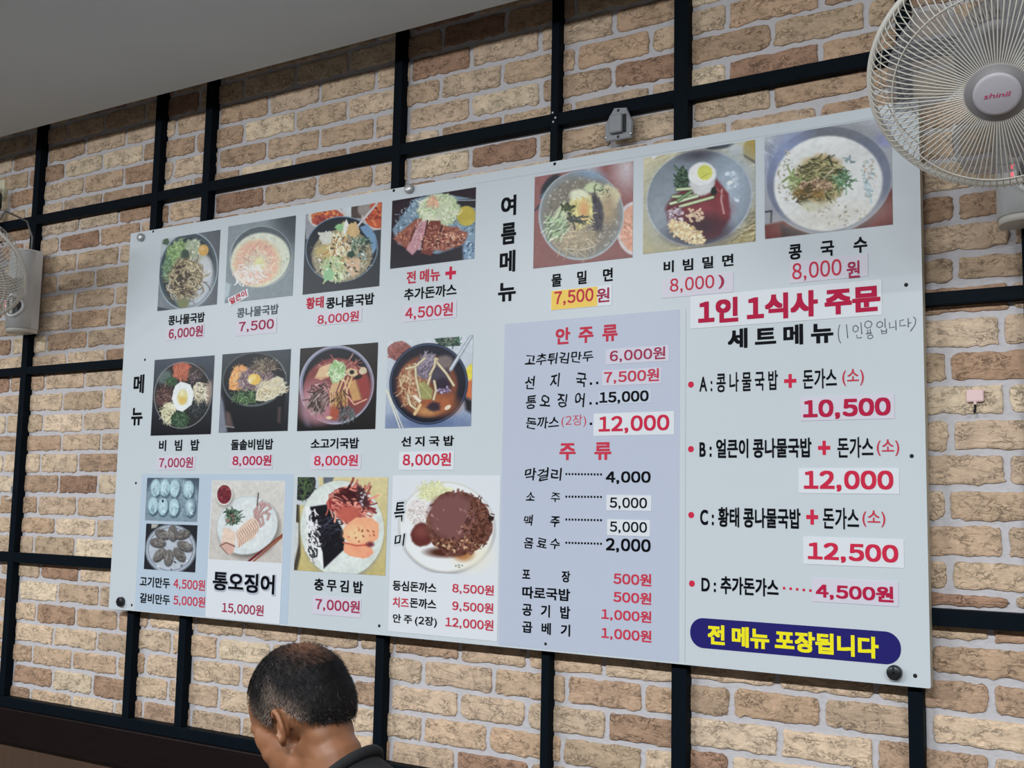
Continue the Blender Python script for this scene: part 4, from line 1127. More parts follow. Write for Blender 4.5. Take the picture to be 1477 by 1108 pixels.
place(p, 'dump2', 'photo of grey dumplings fanned out on a round plate')

# squid flyer pasted over the board
fr = PHOTO_RECT['flyer']
fr = (fr[0], max(fr[1], .0015), fr[2], fr[3])
flyer = empty('flyer', (fr[0], -.0006, fr[1]), parent=board)
flyer['label'] = 'glossy white flyer with a whole squid photo'
b = plate(bmesh.new(), [(0, 0), (fr[2] - fr[0], 0), (fr[2] - fr[0], fr[3] - fr[1]), (0, fr[3] - fr[1])], 0.0006, -.0008)
obj('sheet', b, PAPER['white'], flyer)
p = photo('squid', ((75, 42), (597, 40), (575, 632), (62, 605)), (202, 198, 192), 14)
p.grad((206, 203, 198), (192, 186, 180)).E(345, 385, 222, 210, (120, 112, 106), -35, soft=14).E(332, 362, 222, 205, (206, 212, 214), -35).ring(332, 362, 222, 205, 5, (180, 188, 192), -35).E(332, 362, 180, 165, (212, 217, 218), -35, soft=10)
p.E(172, 160, 60, 72, (140, 134, 130), soft=12).E(165, 142, 61, 78, (218, 214, 208)).E(165, 142, 53, 68, (120, 44, 54)).dots(165, 142, 45, 60, 30, [(150, 70, 76), (96, 34, 44)], 8, 14)
p.strands(230, 305, 52, 58, 90, [(50, 76, 56), (80, 110, 80), (34, 50, 42), (130, 150, 130)], 36, 9).dots(220, 320, 30, 30, 8, [(160, 110, 100)], 6, 12)
p.G([(258, 410), (310, 350), (375, 305), (415, 325), (412, 390), (390, 450), (270, 525)], (216, 188, 168), 3)
for k in range(10):
    t = k / 9
    x, y = 262 + 125 * t, 425 - 95 * t
    p.L([(x, y), (x + 26, y + 40), (x + 22, y + 95 - 15 * t)], 4, (150, 96, 84)).L([(x + 6, y - 2), (x + 31, y + 40), (x + 27, y + 90 - 15 * t)], 5, (232, 210, 192))
p.G([(165, 380), (220, 390), (255, 420), (250, 500), (150, 490)], (222, 196, 178), 3).G([(143, 512), (165, 480), (250, 500), (240, 560), (215, 575)], (206, 164, 150), 3).L([(143, 510), (190, 488), (250, 515)], 7, (110, 70, 60)).L([(143, 512), (200, 572)], 5, (120, 80, 70))
for q in ([(390, 300), (410, 220), (440, 190), (430, 240)], [(400, 310), (440, 240), (480, 210), (500, 240), (470, 260)], [(410, 320), (450, 270), (490, 280), (480, 320)], [(420, 330), (430, 370), (450, 350), (440, 300)], [(390, 300), (385, 260), (400, 240)], [(400, 290), (460, 200)]):
    p.L(q, 15, (120, 84, 88)).L(q, 9, (206, 166, 158))
p.L([(405, 220), (412, 130)], 9, (90, 76, 76)).L([(585, 425), (345, 622)], 13, (126, 64, 48)).L([(585, 440), (385, 620)], 11, (150, 80, 60)).L([(440, 545), (350, 622)], 14, (110, 30, 36))
sr = PHOTO_RECT['squid']
o = place(p, 'squid', 'photo of a sliced whole squid on a white plate', flyer, -.0010)
o.location = (-fr[0], 0, -fr[1])
o = letters('lettering', TEXT_SQUID, flyer, -.0016, (fr[0], fr[1]))

# seaweed rice rolls
p = photo('roll', ((60, 48), (748, 48), (728, 795), (38, 755)), (206, 190, 134), 15)
p.grad((210, 196, 146), (188, 172, 110)).G([(36, 250), (75, 260), (90, 640), (60, 770), (30, 770)], (70, 64, 52), 5).G([(30, 380), (72, 400), (72, 560), (40, 700)], (196, 200, 198), 4)
p.E(110, 120, 115, 145, (190, 198, 204), 20).E(105, 110, 95, 120, (44, 46, 50), 20).strands(110, 110, 70, 90, 40, [(30, 32, 36), (66, 80, 60), (80, 110, 60)], 60, 16).G([(262, 48), (345, 48), (330, 90), (265, 100)], (96, 104, 116), 3)
p.E(405, 455, 312, 375, (150, 146, 130), -8, soft=10).E(402, 440, 316, 366, (204, 212, 206), -8).E(402, 440, 270, 315, (212, 218, 214), -8, soft=12)
p.G([(122, 275), (300, 255), (345, 330), (432, 480), (425, 600), (272, 745), (215, 650), (150, 470)], (226, 226, 230), 2).G([(160, 275), (300, 255), (345, 330), (432, 480), (425, 600), (272, 745), (262, 620), (215, 480), (175, 360)], (26, 25, 32), 3)
p.strands(180, 480, 50, 200, 60, [(26, 26, 30), (232, 232, 236), (226, 222, 226), (40, 38, 44)], 50, 16, 70, 40).strands(300, 460, 90, 160, 40, [(40, 40, 52), (20, 20, 26), (70, 72, 90)], 70, 8, -25, 20)
p.E(440, 230, 145, 105, (176, 76, 70), wob=.08).strands(440, 240, 140, 120, 130, [(196, 96, 86), (140, 44, 48), (214, 130, 116), (110, 36, 40), (222, 150, 130)], 110, 22, 20, 60).E(460, 330, 90, 60, (190, 90, 76), wob=.08, soft=5).strands(440, 190, 100, 50, 16, [(76, 26, 30), (60, 24, 30)], 90, 16, 0, 20)
p.E(560, 200, 36, 90, (70, 40, 44), -20, wob=.1, soft=5).dots(565, 210, 20, 60, 8, [(200, 190, 200)], 8, 14)
p.E(555, 465, 135, 112, (238, 164, 124), -15, wob=.05).E(530, 600, 110, 62, (240, 156, 118), 10, wob=.06).L([(420, 545), (520, 570), (640, 560)], 12, (196, 90, 70)).E(520, 480, 90, 60, (244, 190, 140), soft=16).dots(560, 480, 100, 90, 14, [(196, 100, 76), (150, 70, 50)], 8, 14).E(620, 560, 26, 20, (110, 50, 60), soft=6).G([(600, 620), (655, 615), (560, 665)], (236, 150, 120), 3)
place(p, 'roll', 'photo of black seaweed rolls with kimchi on an oval plate')

# pork cutlet sheet
sr = PHOTO_RECT['sheet']
sr = (sr[0], max(sr[1], .0015), sr[2], sr[3])
sheet = empty('cutlet_sheet', (sr[0], -.0006, sr[1]), parent=board)
sheet['label'] = 'white pasted sheet with a saucy cutlet plate and three prices'
b = plate(bmesh.new(), [(0, 0), (sr[2] - sr[0], 0), (sr[2] - sr[0], sr[3] - sr[1]), (0, sr[3] - sr[1])], 0.0006, -.0003)
obj('sheet', b, PAPER['white'], sheet)
p = photo('plate', ((84, 53), (723, 53), (709, 665), (71, 643)), (216, 220, 228), 16)
p.c[:] = np.array(SHEETSEEN, float)
p.E(400, 366, 306, 290, (150, 150, 156), 6, soft=8).E(398, 355, 304, 290, (216, 216, 212), 6).ring(398, 355, 300, 286, 5, (190, 186, 172), 6).E(398, 355, 296, 282, (222, 224, 226), 6).E(560, 520, 100, 90, (226, 220, 198), 0, soft=40)
p.strands(325, 130, 95, 55, 140, [(222, 222, 170), (206, 206, 150), (232, 232, 206), (190, 196, 130)], 50, 6).E(325, 135, 80, 45, (216, 216, 165), soft=12, a=.5).strands(325, 135, 95, 50, 80, [(226, 226, 180), (206, 206, 150)], 40, 6)
p.E(215, 270, 72, 85, (222, 214, 212), wob=.05, soft=4).dots(215, 270, 66, 80, 160, [(232, 228, 226), (196, 184, 180)], 6, 10)
p.E(510, 530, 60, 40, (180, 120, 70), soft=10).E(245, 410, 72, 76, (100, 46, 42), 10, wob=.04, soft=4).E(240, 390, 40, 34, (126, 66, 60), soft=14).E(390, 520, 110, 30, (80, 40, 30), 0, soft=8)
p.E(480, 335, 205, 205, (104, 62, 54), 0, wob=.05).dots(480, 335, 205, 205, 260, [(120, 72, 60), (84, 46, 36), (140, 92, 76)], 8, 18).E(440, 290, 150, 140, (122, 78, 76), 0, wob=.05, soft=14).strands(600, 330, 90, 160, 90, [(96, 54, 40), (140, 92, 70), (70, 38, 28)], 26, 12).dots(470, 470, 150, 50, 70, [(206, 170, 130), (150, 100, 66), (60, 30, 22)], 6, 12).E(682, 300, 18, 18, (44, 24, 20), wob=.2).dots(400, 300, 160, 110, 12, [(160, 116, 110)], 8, 16).dots(480, 605, 30, 10, 4, [(110, 120, 90)], 6, 9)
o = place(p, 'plate', 'photo of a brown sauced cutlet on a round white plate', sheet, -.0001)
o.location = (-sr[0], -.0003, -sr[1])
o = letters('lettering', TEXT_CUTLET, sheet, -.0012, (sr[0], sr[1]))

# ------------------------------------------------------------------ lettering, marks, stickers
for it in TEXT:
    letters('lettering', [it], board, -.0007)
b = bmesh.new()
for (u0, v0, u1, v1) in PLUS:
    cu_, cv_, h_ = (u0 + u1) / 2, (v0 + v1) / 2, (v1 - v0) / 2
    w2, t_ = (u1 - u0) / 2, (v1 - v0) * .14
    tu = t_ * .85
    plate(b, [(cu_ - tu, cv_ - h_), (cu_ + tu, cv_ - h_), (cu_ + tu, cv_ - t_), (cu_ + w2, cv_ - t_), (cu_ + w2, cv_ + t_), (cu_ + tu, cv_ + t_), (cu_ + tu, cv_ + h_), (cu_ - tu, cv_ + h_), (cu_ - tu, cv_ + t_),
              (cu_ - w2, cv_ + t_), (cu_ - w2, cv_ - t_), (cu_ - tu, cv_ - t_)], 0, -.0005)
for (u, v, r) in BULLETS:
    plate(b, [(u + r * math.cos(a), v + r * math.sin(a)) for a in np.linspace(0, 2 * math.pi, 25)[:-1]], 0, -.0005)
for (u0, v0, u1, v1, n, c) in DOTS:
    if c == 'red':
        for k in range(n):
            t_ = k / max(1, n - 1)
            u, v, s_ = u0 + (u1 - u0) * t_, v0 + (v1 - v0) * t_, .0026
            plate(b, [(u - s_, v - s_), (u + s_, v - s_), (u + s_, v + s_), (u - s_, v + s_)], 0, -.0005)
obj('red_mark', b, INK['red2'], board)
b = bmesh.new()
for (u0, v0, u1, v1, n, c) in DOTS:
    if c == 'ink':
        for k in range(n):
            t_ = k / max(1, n - 1)
            s_ = .0024 if n > 4 else .0030
            u, v = u0 + (u1 - u0) * t_, v0 + (v1 - v0) * t_
            plate(b, [(u - s_, v - s_), (u + s_, v - s_), (u + s_, v + s_), (u - s_, v + s_)], 0, -.0007)
obj('dotted_line', b, INK['ink'], board)
# handwriting in thin pen
b = bmesh.new()
for st in HAND:
    tube(b, [(u, -.0003, v) for u, v in st], .0011, 5)
for v in b.verts:
    v.co.y = -.0003 + (v.co.y + .0003) * .25
obj('handwriting', b, INK['pen'], board)
# navy pill with yellow letters
u0, v0, u1, v1 = PILL
pill = obj('takeout_banner', plate(bmesh.new(), rrect(u0, v0, u1, v1, (v1 - v0) / 2 * .96, 10), 0, -.0006), PAPER['navy'], board)
pill['label'] = 'navy blue pill shaped banner with yellow lettering'
letters('lettering', [('전 메뉴 포장됩니다', *PILLTEXT, 'yellow', .045, '')], pill, -.0009)
# tilted pink tag over the second photo
tg = obj('tilted_tag', plate(bmesh.new(), [TAG[3], TAG[2], TAG[1], TAG[0]], 0, -.0013), PAPER['white'], board)
tg['label'] = 'small tilted white tag with pink lettering'
o = letters('lettering', [('얼큰이', 0, 0, 1, 1, 'red', .03, '')], tg, -.0016)
q0, q1, q3 = (Vector((TAG[i][0], 0, TAG[i][1])) for i in (3, 2, 0))
for v in o.data.vertices:
    s_, t_ = .06 + .88 * v.co.x, .12 + .76 * v.co.z
    v.co = q0 + (q1 - q0) * s_ + (q3 - q0) * t_ + Vector((0, v.co.y, 0))
# price stickers
for (u0, v0, u1, v1, paper, lab, L) in STICKERS:
    st = obj('price_sticker', plate(bmesh.new(), [(u0, v0), (u1, v0), (u1, v1), (u0, v1)], 0, -.0012), PAPER[paper], board)
    st['label'] = lab
    if lab.startswith('white and yellow'):
        a = YELLOW
        obj('yellow_half', plate(bmesh.new(), [(a[0], a[1]), (a[2], a[1]), (a[2], a[3]), (a[0], a[3])], -.001, -.0014), PAPER['yellow'], st)
    letters('lettering', [(s, *bb, col, wt, '') for (s, *bb, col, wt) in L], st, -.0017)
# bolts and nail holes
for i, (u, v) in enumerate(BOLTS):
    b = bmesh.new()
    R_ = .0125 if i < 2 else .0145
    lathe(b, [(R_ * .1, .013), (R_ * .8, .0128), (R_ * .97, .011), (R_, .008), (R_, .0)], 24, 'Y')
    if i >= 2:
        bx(b, -.0015, .0015, -.0136, -.010, -R_ * .8, R_ * .8)
        bx(b, -R_ * .8, R_ * .8, -.0136, -.010, -.0015, .0015)
    o = obj('bolt', b, M['steel'] if i < 2 else M['darkscrew'], board, loc=(u, 0, v))
    o['label'] = 'bright zinc bolt head' if i < 2 else 'dark slotted screw head'
for u, v in HOLES:
    b = lathe(bmesh.new(), [(.0001, .0006), (.0036, .0005), (.0042, 0)], 14, 'Y')
    obj('nail_hole', b, M['hole'], board, loc=(u, 0, v))

# ------------------------------------------------------------------ wall fans


def half_round(bm, w_, d_, z0, z1, y0=0.0, n=14, mi=0):
    """upright bracket body: flat back, bulging front"""
    prof = [(w_ / 2, y0)] + [(w_ / 2 * math.cos(a), y0 - d_ * .35 - d_ * .65 * math.sin(a)) for a in np.linspace(0, math.pi, n)] + [(-w_ / 2, y0)]
    A = [bm.verts.new((x, y, z0)) for x, y in prof]
    Bq = [bm.verts.new((x, y, z1)) for x, y in prof]
    for i in range(len(prof)):
        j = (i + 1) % len(prof)
        f = bm.faces.new((A[j], A[i], Bq[i], Bq[j]))
        f.smooth = 0 < i < len(prof) - 2
        f.material_index = mi
    f = bm.faces.new(A)
    f.material_index = mi
    f = bm.faces.new(list(reversed(Bq)))
    f.material_index = mi
    return bm


def guard(bm, n, front, r0, R, wr, depth, phase=0.0):
    """radial wire basket, axis along -Y, rim in the plane y = 0"""
    for k in range(n):
        a = 2 * math.pi * (k + phase) / n
        ca, sa = math.cos(a), math.sin(a)
        pts = []
        if front:
            prof = [(r0, -depth), (R * .45, -depth * 1.0), (R * .70, -depth * .93), (R * .86, -depth * .78), (R * .95, -depth * .52), (R * .99, -depth * .24), (R, 0.0)]
        else:
            prof = [(R, 0.0), (R * .992, depth * .30), (R * .94, depth * .62), (R * .80, depth * .88), (R * .55, depth), (r0, depth)]
        for r, y in prof:
            pts.append((r * ca, y, r * sa))
        tube(bm, pts, wr, 5, caps=False)
    return bm


def circle_pts(r, y, n=72):
    return [(r * math.cos(2 * math.pi * k / n), y, r * math.sin(2 * math.pi * k / n)) for k in range(n)]


def make_fan(x, head, yaw, pitch, label, group):
    z0, z1 = -.1, .165
    zc = .675
    root = empty('wall_fan', (x, -.030, FZ + zc))
    tag(root, label, 'fan', group)
    b = bmesh.new()
    half_round(b, .104, .080, z0, z1)
    br = obj('bracket', b, M['silver'], root)
    b = bmesh.new()
    half_round(b, .098, .077, z0 - .014, z0 + .002)
    obj('bracket_cap', b, M['white'], root)
    b = bmesh.new()
    half_round(b, .106, .083, z1 - .002, z1 + .004)
    obj('bracket_top', b, M['silver'], root)
    # oval control window with its bright surround and two red lights
    b = bmesh.new()
    yfr = -.0785
    ring = [(.018 + .027 * math.cos(t), yfr, -.026 + .036 * math.sin(t)) for t in np.linspace(0, 2 * math.pi, 33)[:-1]]
    ring = [(p[0], -.0295 - .0525 * math.sqrt(max(0, 1 - (p[0] / .0525) ** 2)), p[2]) for p in ring]
    tube(b, ring, .006, 8, closed=True)
    obj('control_ring', b, M['silver'], root)
    b = bmesh.new()
    rows = []
    for q in np.linspace(-1, 1, 15):
        xx = .018 + .0265 * q
        hh = .0355 * math.sqrt(max(0, 1 - q * q))
        yy = -.0302 - .0525 * math.sqrt(max(0, 1 - (xx / .0525) ** 2))
        rows.append([b.verts.new((xx, yy, -.026 + hh * s_)) for s_ in (-1, 1)])
    for A, Bq in zip(rows[:-1], rows[1:]):
        b.faces.new((A[0], Bq[0], Bq[1], A[1]))
    bmesh.ops.remove_doubles(b, verts=b.verts, dist=1e-5)
    cw = obj('control_window', b, M['blackp'], root)
    for dz in (-.012, -.027):
        bl = bmesh.new()
        lathe(bl, [(.0002, .004), (.0045, .0035), (.0060, 0)], 14, 'Y')
        lo = obj('indicator_light', bl, M['led'], cw, loc=(-.011, -.0818, dz))
        lo['label'] = 'small red indicator light'
    # arm: rises from the bracket and reaches forward to the motor
    head_c = Vector((head[0] - x, head[1] + .030, head[2] - zc))
    nrm = Vector((math.sin(yaw) * math.cos(pitch), -math.cos(yaw) * math.cos(pitch), math.sin(pitch)))
    mot = head_c - nrm * .145
    b = bmesh.new()
    tube(b, [(0, -.06, .02), (0, -.085, .045), (mot.x * .3, -.06 + (mot.y + .06) * .4, .060), (mot.x * .75, -.06 + (mot.y + .06) * .8, mot.z * .72), tuple(mot)], [.026, .026, .024, .022, .022], 12)
    obj('arm', b, M['silver'], root)
    # head: everything below turns with it
    xa = Vector((math.cos(yaw), math.sin(yaw), 0))
    za = nrm.cross(xa) * 1.0
    ya = -nrm
    za = xa.cross(ya)
    R3 = Matrix((xa, ya, za)).transposed()
    E3 = R3.to_euler()

    def part(name, bm, m, parent=None):
        if parent is not None:
            return obj(name, bm, m, parent)
        o = obj(name, bm, m, root, loc=head_c)
        o.rotation_euler = E3
        return o
    b = bmesh.new()
    lathe(b, [(.0005, .20), (.045, .198), (.062, .18), (.070, .14), (.070, .075), (.050, .062)], 36, 'Y', mtx=Matrix.Diagonal((1, -1, 1)))
    part('motor_housing', b, M['hubgrey'])
    R = .196
    b = bmesh.new()
    tube(b, circle_pts(R + .001, 0, 96), .0056, 10, closed=True)
    part('guard_rim', b, M['white'])
    b = guard(bmesh.new(), 104, True, .046, R, .00105, .070)
    tube(b, circle_pts(R * .80, -.0605 * 1.0 - .0012, 80), .0011, 5, closed=True)
    part('front_guard', b, M['wire'])
    b = guard(bmesh.new(), 96, False, .068, R, .00105, .068, .5)
    tube(b, circle_pts(R * .80, .060, 80), .0012, 5, closed=True)
    tube(b, circle_pts(R * .94, .042, 80), .0012, 5, closed=True)
    part('rear_guard', b, M['wire'])
    b = bmesh.new()
    lathe(b, [(.0005, .078), (.030, .0775), (.034, .076), (.035, .0735), (.0465, .0725), (.0495, .069), (.0495, .062)], 56, 'Y')
    hub = part('hub_cap', b, M['hubgrey'])
    b = bmesh.new()
    lathe(b, [(.0005, .0806), (.030, .0800), (.0345, .0785), (.036, .0755)], 56, 'Y')
    disc = obj('hub_disc', b, M['hubdisc'], hub)
    lt = letters('badge_lettering', [('shinil', -.0185, -.0036, .0185, .0046, 'badge', 0.0, '')], hub, -.0812)
    for v in lt.data.vertices:
        v.co.x += v.co.z * .35
    # three broad translucent blades, at rest
    hubr = bmesh.new()
    lathe(hubr, [(.0005, .040), (.026, .038), (.030, .030), (.030, -.004), (.0005, -.006)], 32, 'Y')
    part('blade_hub', hubr, M['blade'])
    for k in range(3):
        a0 = 2 * math.pi * k / 3 + .5
        b = bmesh.new()
        nr, na = 10, 12
        grid = []
        for i in range(nr + 1):
            r = .026 + (.170 - .026) * i / nr
            t = i / nr
            half = math.radians(18 + 34 * math.sin(math.pi * min(1, .18 + .62 * t)) * (1 - .25 * t * t))
            row = []
            for j in range(na + 1):
                s_ = j / na * 2 - 1
                a = a0 + half * s_ + .25 * t
                row.append((r * math.cos(a), -.012 + .024 * s_ * (1 - .35 * t) + .006 * s_ * s_, r * math.sin(a)))
            grid.append(row)
        for yo in (0, .0018):
            vs = [[b.verts.new((p[0], p[1] + yo, p[2])) for p in row] for row in grid]
            for i in range(nr):
                for j in range(na):
                    q = (vs[i][j], vs[i][j + 1], vs[i + 1][j + 1], vs[i + 1][j])
                    f = b.faces.new(q if yo == 0 else tuple(reversed(q)))
                    f.smooth = True
        part('blade', b, M['blade'])
    # power lead from the bracket top to the motor
    b = bmesh.new()
    e = mot + Vector((0, .02, .02))
    tube(b, [(.028, -.03, z1), (.036, -.035, z1 + .05), (.02 + e.x * .15, -.06, z1 + .10), (e.x * .5, e.y * .5 - .02, z1 + .11), (e.x * .8, e.y * .8, z1 + .03), tuple(e)], .0032, 6)
    obj('power_lead', b, M['cord'], root)
    # pull cord with a little red bead
    return root


make_fan(-.296, (-.2762, -.4801, .7102), math.radians(6.0), math.radians(-44), 'white wall fan with pink-lettered hub, over the corner of the menu board', 'wall fans on the brick wall')
make_fan(-3.434, (-3.259, -.404, .710), math.radians(35.0), math.radians(-45), 'far white wall fan on the black bar under the cream outlet plate', 'wall fans on the brick wall')

# ------------------------------------------------------------------ small things on the wall
# cream outlet plate with a hank of dark cord
hk = empty('outlet_plate', (-3.715, 0, FZ + 1.105))
tag(hk, 'cream outlet plate with plugged-in dark coiled cord, above the far fan', 'outlet')
b = bx(bmesh.new(), -.055, .055, -.014, 0, -.04, .04, .003)
obj('cover', b, M['cream'], hk)
b = bx(bmesh.new(), -.015, .03, -.05, -.012, -.03, .012, .006)
pl = obj('plug', b, M['blackp'], hk)
rs = random.Random(3)
b = bmesh.new()
for k in range(6):
    cz, rx, rz = -.075 + rs.uniform(-.02, .02), rs.uniform(.02, .035), rs.uniform(.045, .075)
    yy = -.045 - .006 * k
    tube(b, [(.057 + rx * math.cos(t) + rs.uniform(-.002, .002), yy + .008 * math.sin(2 * t), cz + rz * math.sin(t)) for t in np.linspace(0, 2 * math.pi, 28)[:-1]], .0038, 6, closed=True)
tube(b, [(.008, -.05, -.01), (.04, -.06, -.06), (.07, -.05, -.13), (.075, -.04, -.18), (.085, -.02, -.21)], .0036, 6)
obj('cord', b, M['dcord'], hk)

# grey hanger screwed to the upper bar
gh = empty('wall_hanger', (-1.182, -.0315, FZ + .9160))
tag(gh, 'grey six-sided hanger plate on the upper bar above the board', 'hanger')
b = bmesh.new()
plate(b, [(-.034, -.036), (.034, -.036), (.038, .000), (.020, .040), (-.012, .044), (-.036, .006)], 0.0, -.007)
es = [e for e in b.edges if abs(e.verts[0].co.y - e.verts[1].co.y) < 1e-6]
bmesh.ops.bevel(b, geom=[e for e in b.edges if all(v.co.y < -.006 for v in e.verts)], offset=.002, segments=2, affect='EDGES')
obj('back_plate', b, M['ghook'], gh)
b = bx(bmesh.new(), -.019, .015, -.020, -.006, -.022, .024, .004)
obj('catch', b, M['ghook'], gh)
b = bx(bmesh.new(), .015, .021, -.011, -.006, -.020, .024, .001)
obj('slot', b, M['blackp'], gh)
for (dx, dz) in ((0, .036), (0, -.029)):
    b = lathe(bmesh.new(), [(.0002, .0012), (.003, .001), (.0036, 0)], 14, 'Y')
    obj('screw', b, M['darkscrew'], gh, loc=(dx, -.007, dz))
for sx in (-.036, .036):
    b = lathe(bmesh.new(), [(.0002, .003), (.004, .0025), (.005, 0)], 14, 'Y')
    obj('rivet', b, M['steel'], gh, loc=(sx * .9, -.006, -.026))

# pink adhesive hook on the bricks
ph = empty('adhesive_hook', (-.4045, -.0056, FZ + .2405))
tag(ph, 'small pale pink adhesive hook on a brick beside the board', 'hook')
b = bx(bmesh.new(), -.0165, .0165, -.008, 0, -.0125, .0125, .0035, seg=3)
obj('pad', b, M['pink'], ph)
b = bmesh.new()
tube(b, [(0, -.004, -.011), (0, -.006, -.0185)], .0034, 10)
obj('neck', b, M['pink'], ph)
b = bmesh.new()
tube(b, [(0, -.006, -.018), (0, -.007, -.027), (0, -.012, -.034), (0, -.018, -.034), (0, -.021, -.028)], [.0022, .0024, .0024, .002, .0015], 8)
o = obj('prong', b, M['darkscrew'], ph)
o['label'] = 'dark bent metal prong'

# small white clip hook beside the far bar
wh = empty('clip_hook', (-3.489, -.0056, FZ + .0150))
tag(wh, 'tiny white plastic hook against the black bar below the outlet plate', 'hook')
b = bmesh.new()
plate(b, [(-.016, .006), (.006, .004), (.012, .012), (.004, .030), (-.018, .030)], 0.0, -.003)
o = obj('backing', b, M['ghook'], wh)
o['label'] = 'clear grey backing pad'
b = bmesh.new()
tube(b, [(.006, -.003, .008), (.0095, -.010, .004), (.009, -.016, -.010), (.0, -.018, -.014), (-.022, -.016, -.014)], .0036, 8)
obj('hook', b, M['white'], wh)

# ------------------------------------------------------------------ seated man


PX, PY, PZ = HEADPOS                 # between the ears
PYAW = HEADYAW
FA = Vector((math.cos(PYAW), math.sin(PYAW), 0))
LA = Vector((-math.sin(PYAW), math.cos(PYAW), 0))
UA = Vector((0, 0, 1))
man = empty('person', (PX + FA.x * -.22, PY + FA.y * -.22, 0.0), (0, 0, PYAW))
tag(man, 'seated balding man with short dark hair and black shirt, seen from behind', 'person')
# body coordinates: x forward, y to his left, z up, origin on the floor under the hips
HX, HZ = .22, PZ                     # ear axis
HS = .95                              # head size
HP = math.radians(HEADPITCH)         # head bowed forward


def hp(f, l, u):
    """head coordinates to body coordinates"""
    f, l, u = f * HS * .92, l * HS, u * HS
    c, s = math.cos(HP), math.sin(HP)
    return Vector((HX + f * c + u * s, l, HZ - f * s + u * c))


def blob(bm, c, r, rot=None, n=3):
    ret = bmesh.ops.create_icosphere(bm, subdivisions=n, radius=1.0)
    for v in ret['verts']:
        p = Vector((v.co.x * r[0], v.co.y * r[1], v.co.z * r[2]))
        if rot is not None:
            p = rot @ p
        v.co = p + Vector(c)


HR = Matrix.Rotation(HP, 3, 'Y')
bm = bmesh.new()


def hb(f, l, u, rf, rl, ru, rot=None):
    blob(bm, hp(f, l, u), (rf * HS * .93, rl * HS, ru * HS), HR if rot is None else HR @ rot)


hb(-.012, 0, .050, .098, .0765, .086)
hb(-.040, 0, .030, .070, .070, .075)
hb(.030, 0, .045, .068, .066, .070)
hb(.042, 0, -.022, .052, .060, .080)
hb(.048, 0, -.078, .044, .044, .034)
hb(.020, 0, -.060, .055, .054, .045)
for s in (-1, 1):
    hb(.056, s * .040, -.020, .022, .022, .022)      # cheekbones
    hb(.056, s * .044, .006, .024, .020, .032)      # outer orbit
    hb(.070, s * .030, .030, .022, .026, .012)       # brow
    hb(.046, s * .030, -.066, .040, .022, .026)      # jaw corner
hb(.094, 0, .002, .013, .010, .026, Matrix.Rotation(math.radians(-18), 3, 'Y'))
hb(.105, 0, -.020, .015, .014, .011)
for s in (-1, 1):
    hb(.071, s * .031, .013, .012, .015, .009)       # lids, lowered
    hb(.068, s * .031, -.004, .012, .014, .007)
for s in (-1, 1):
    hb(.098, s * .011, -.024, .010, .008, .008)
hb(.090, 0, -.054, .010, .022, .007)                 # lips
hb(.088, 0, -.064, .010, .020, .007)
# ears: rim, bowl and lobe
for s in (-1, 1):
    Re = Matrix.Rotation(s * math.radians(-24), 3, 'Z') @ Matrix.Rotation(math.radians(-12), 3, 'Y')
    hb(-.020, s * .072, .004, .012, .008, .022, Re)
    pts = []
    for t in np.linspace(-.35, 1.35, 16):
        a = math.pi * t
        q = Re @ Vector((-.015 * math.sin(a) - .001, s * .005, .026 * math.cos(a)))
        pts.append(hp(-.018 + q.x, s * .078 + q.y, .004 + q.z))
    tube(bm, pts, [.004] + [.005] * 14 + [.004], 8)
    q = Re @ Vector((.004, s * .003, -.025))
    hb(q.x - .016, s * .075 + q.y, q.z + .002, .007, .006, .010)
    q = Re @ Vector((.012, s * .004, -.004))
    hb(q.x - .018, s * .074 + q.y, q.z + .004, .005, .004, .009)
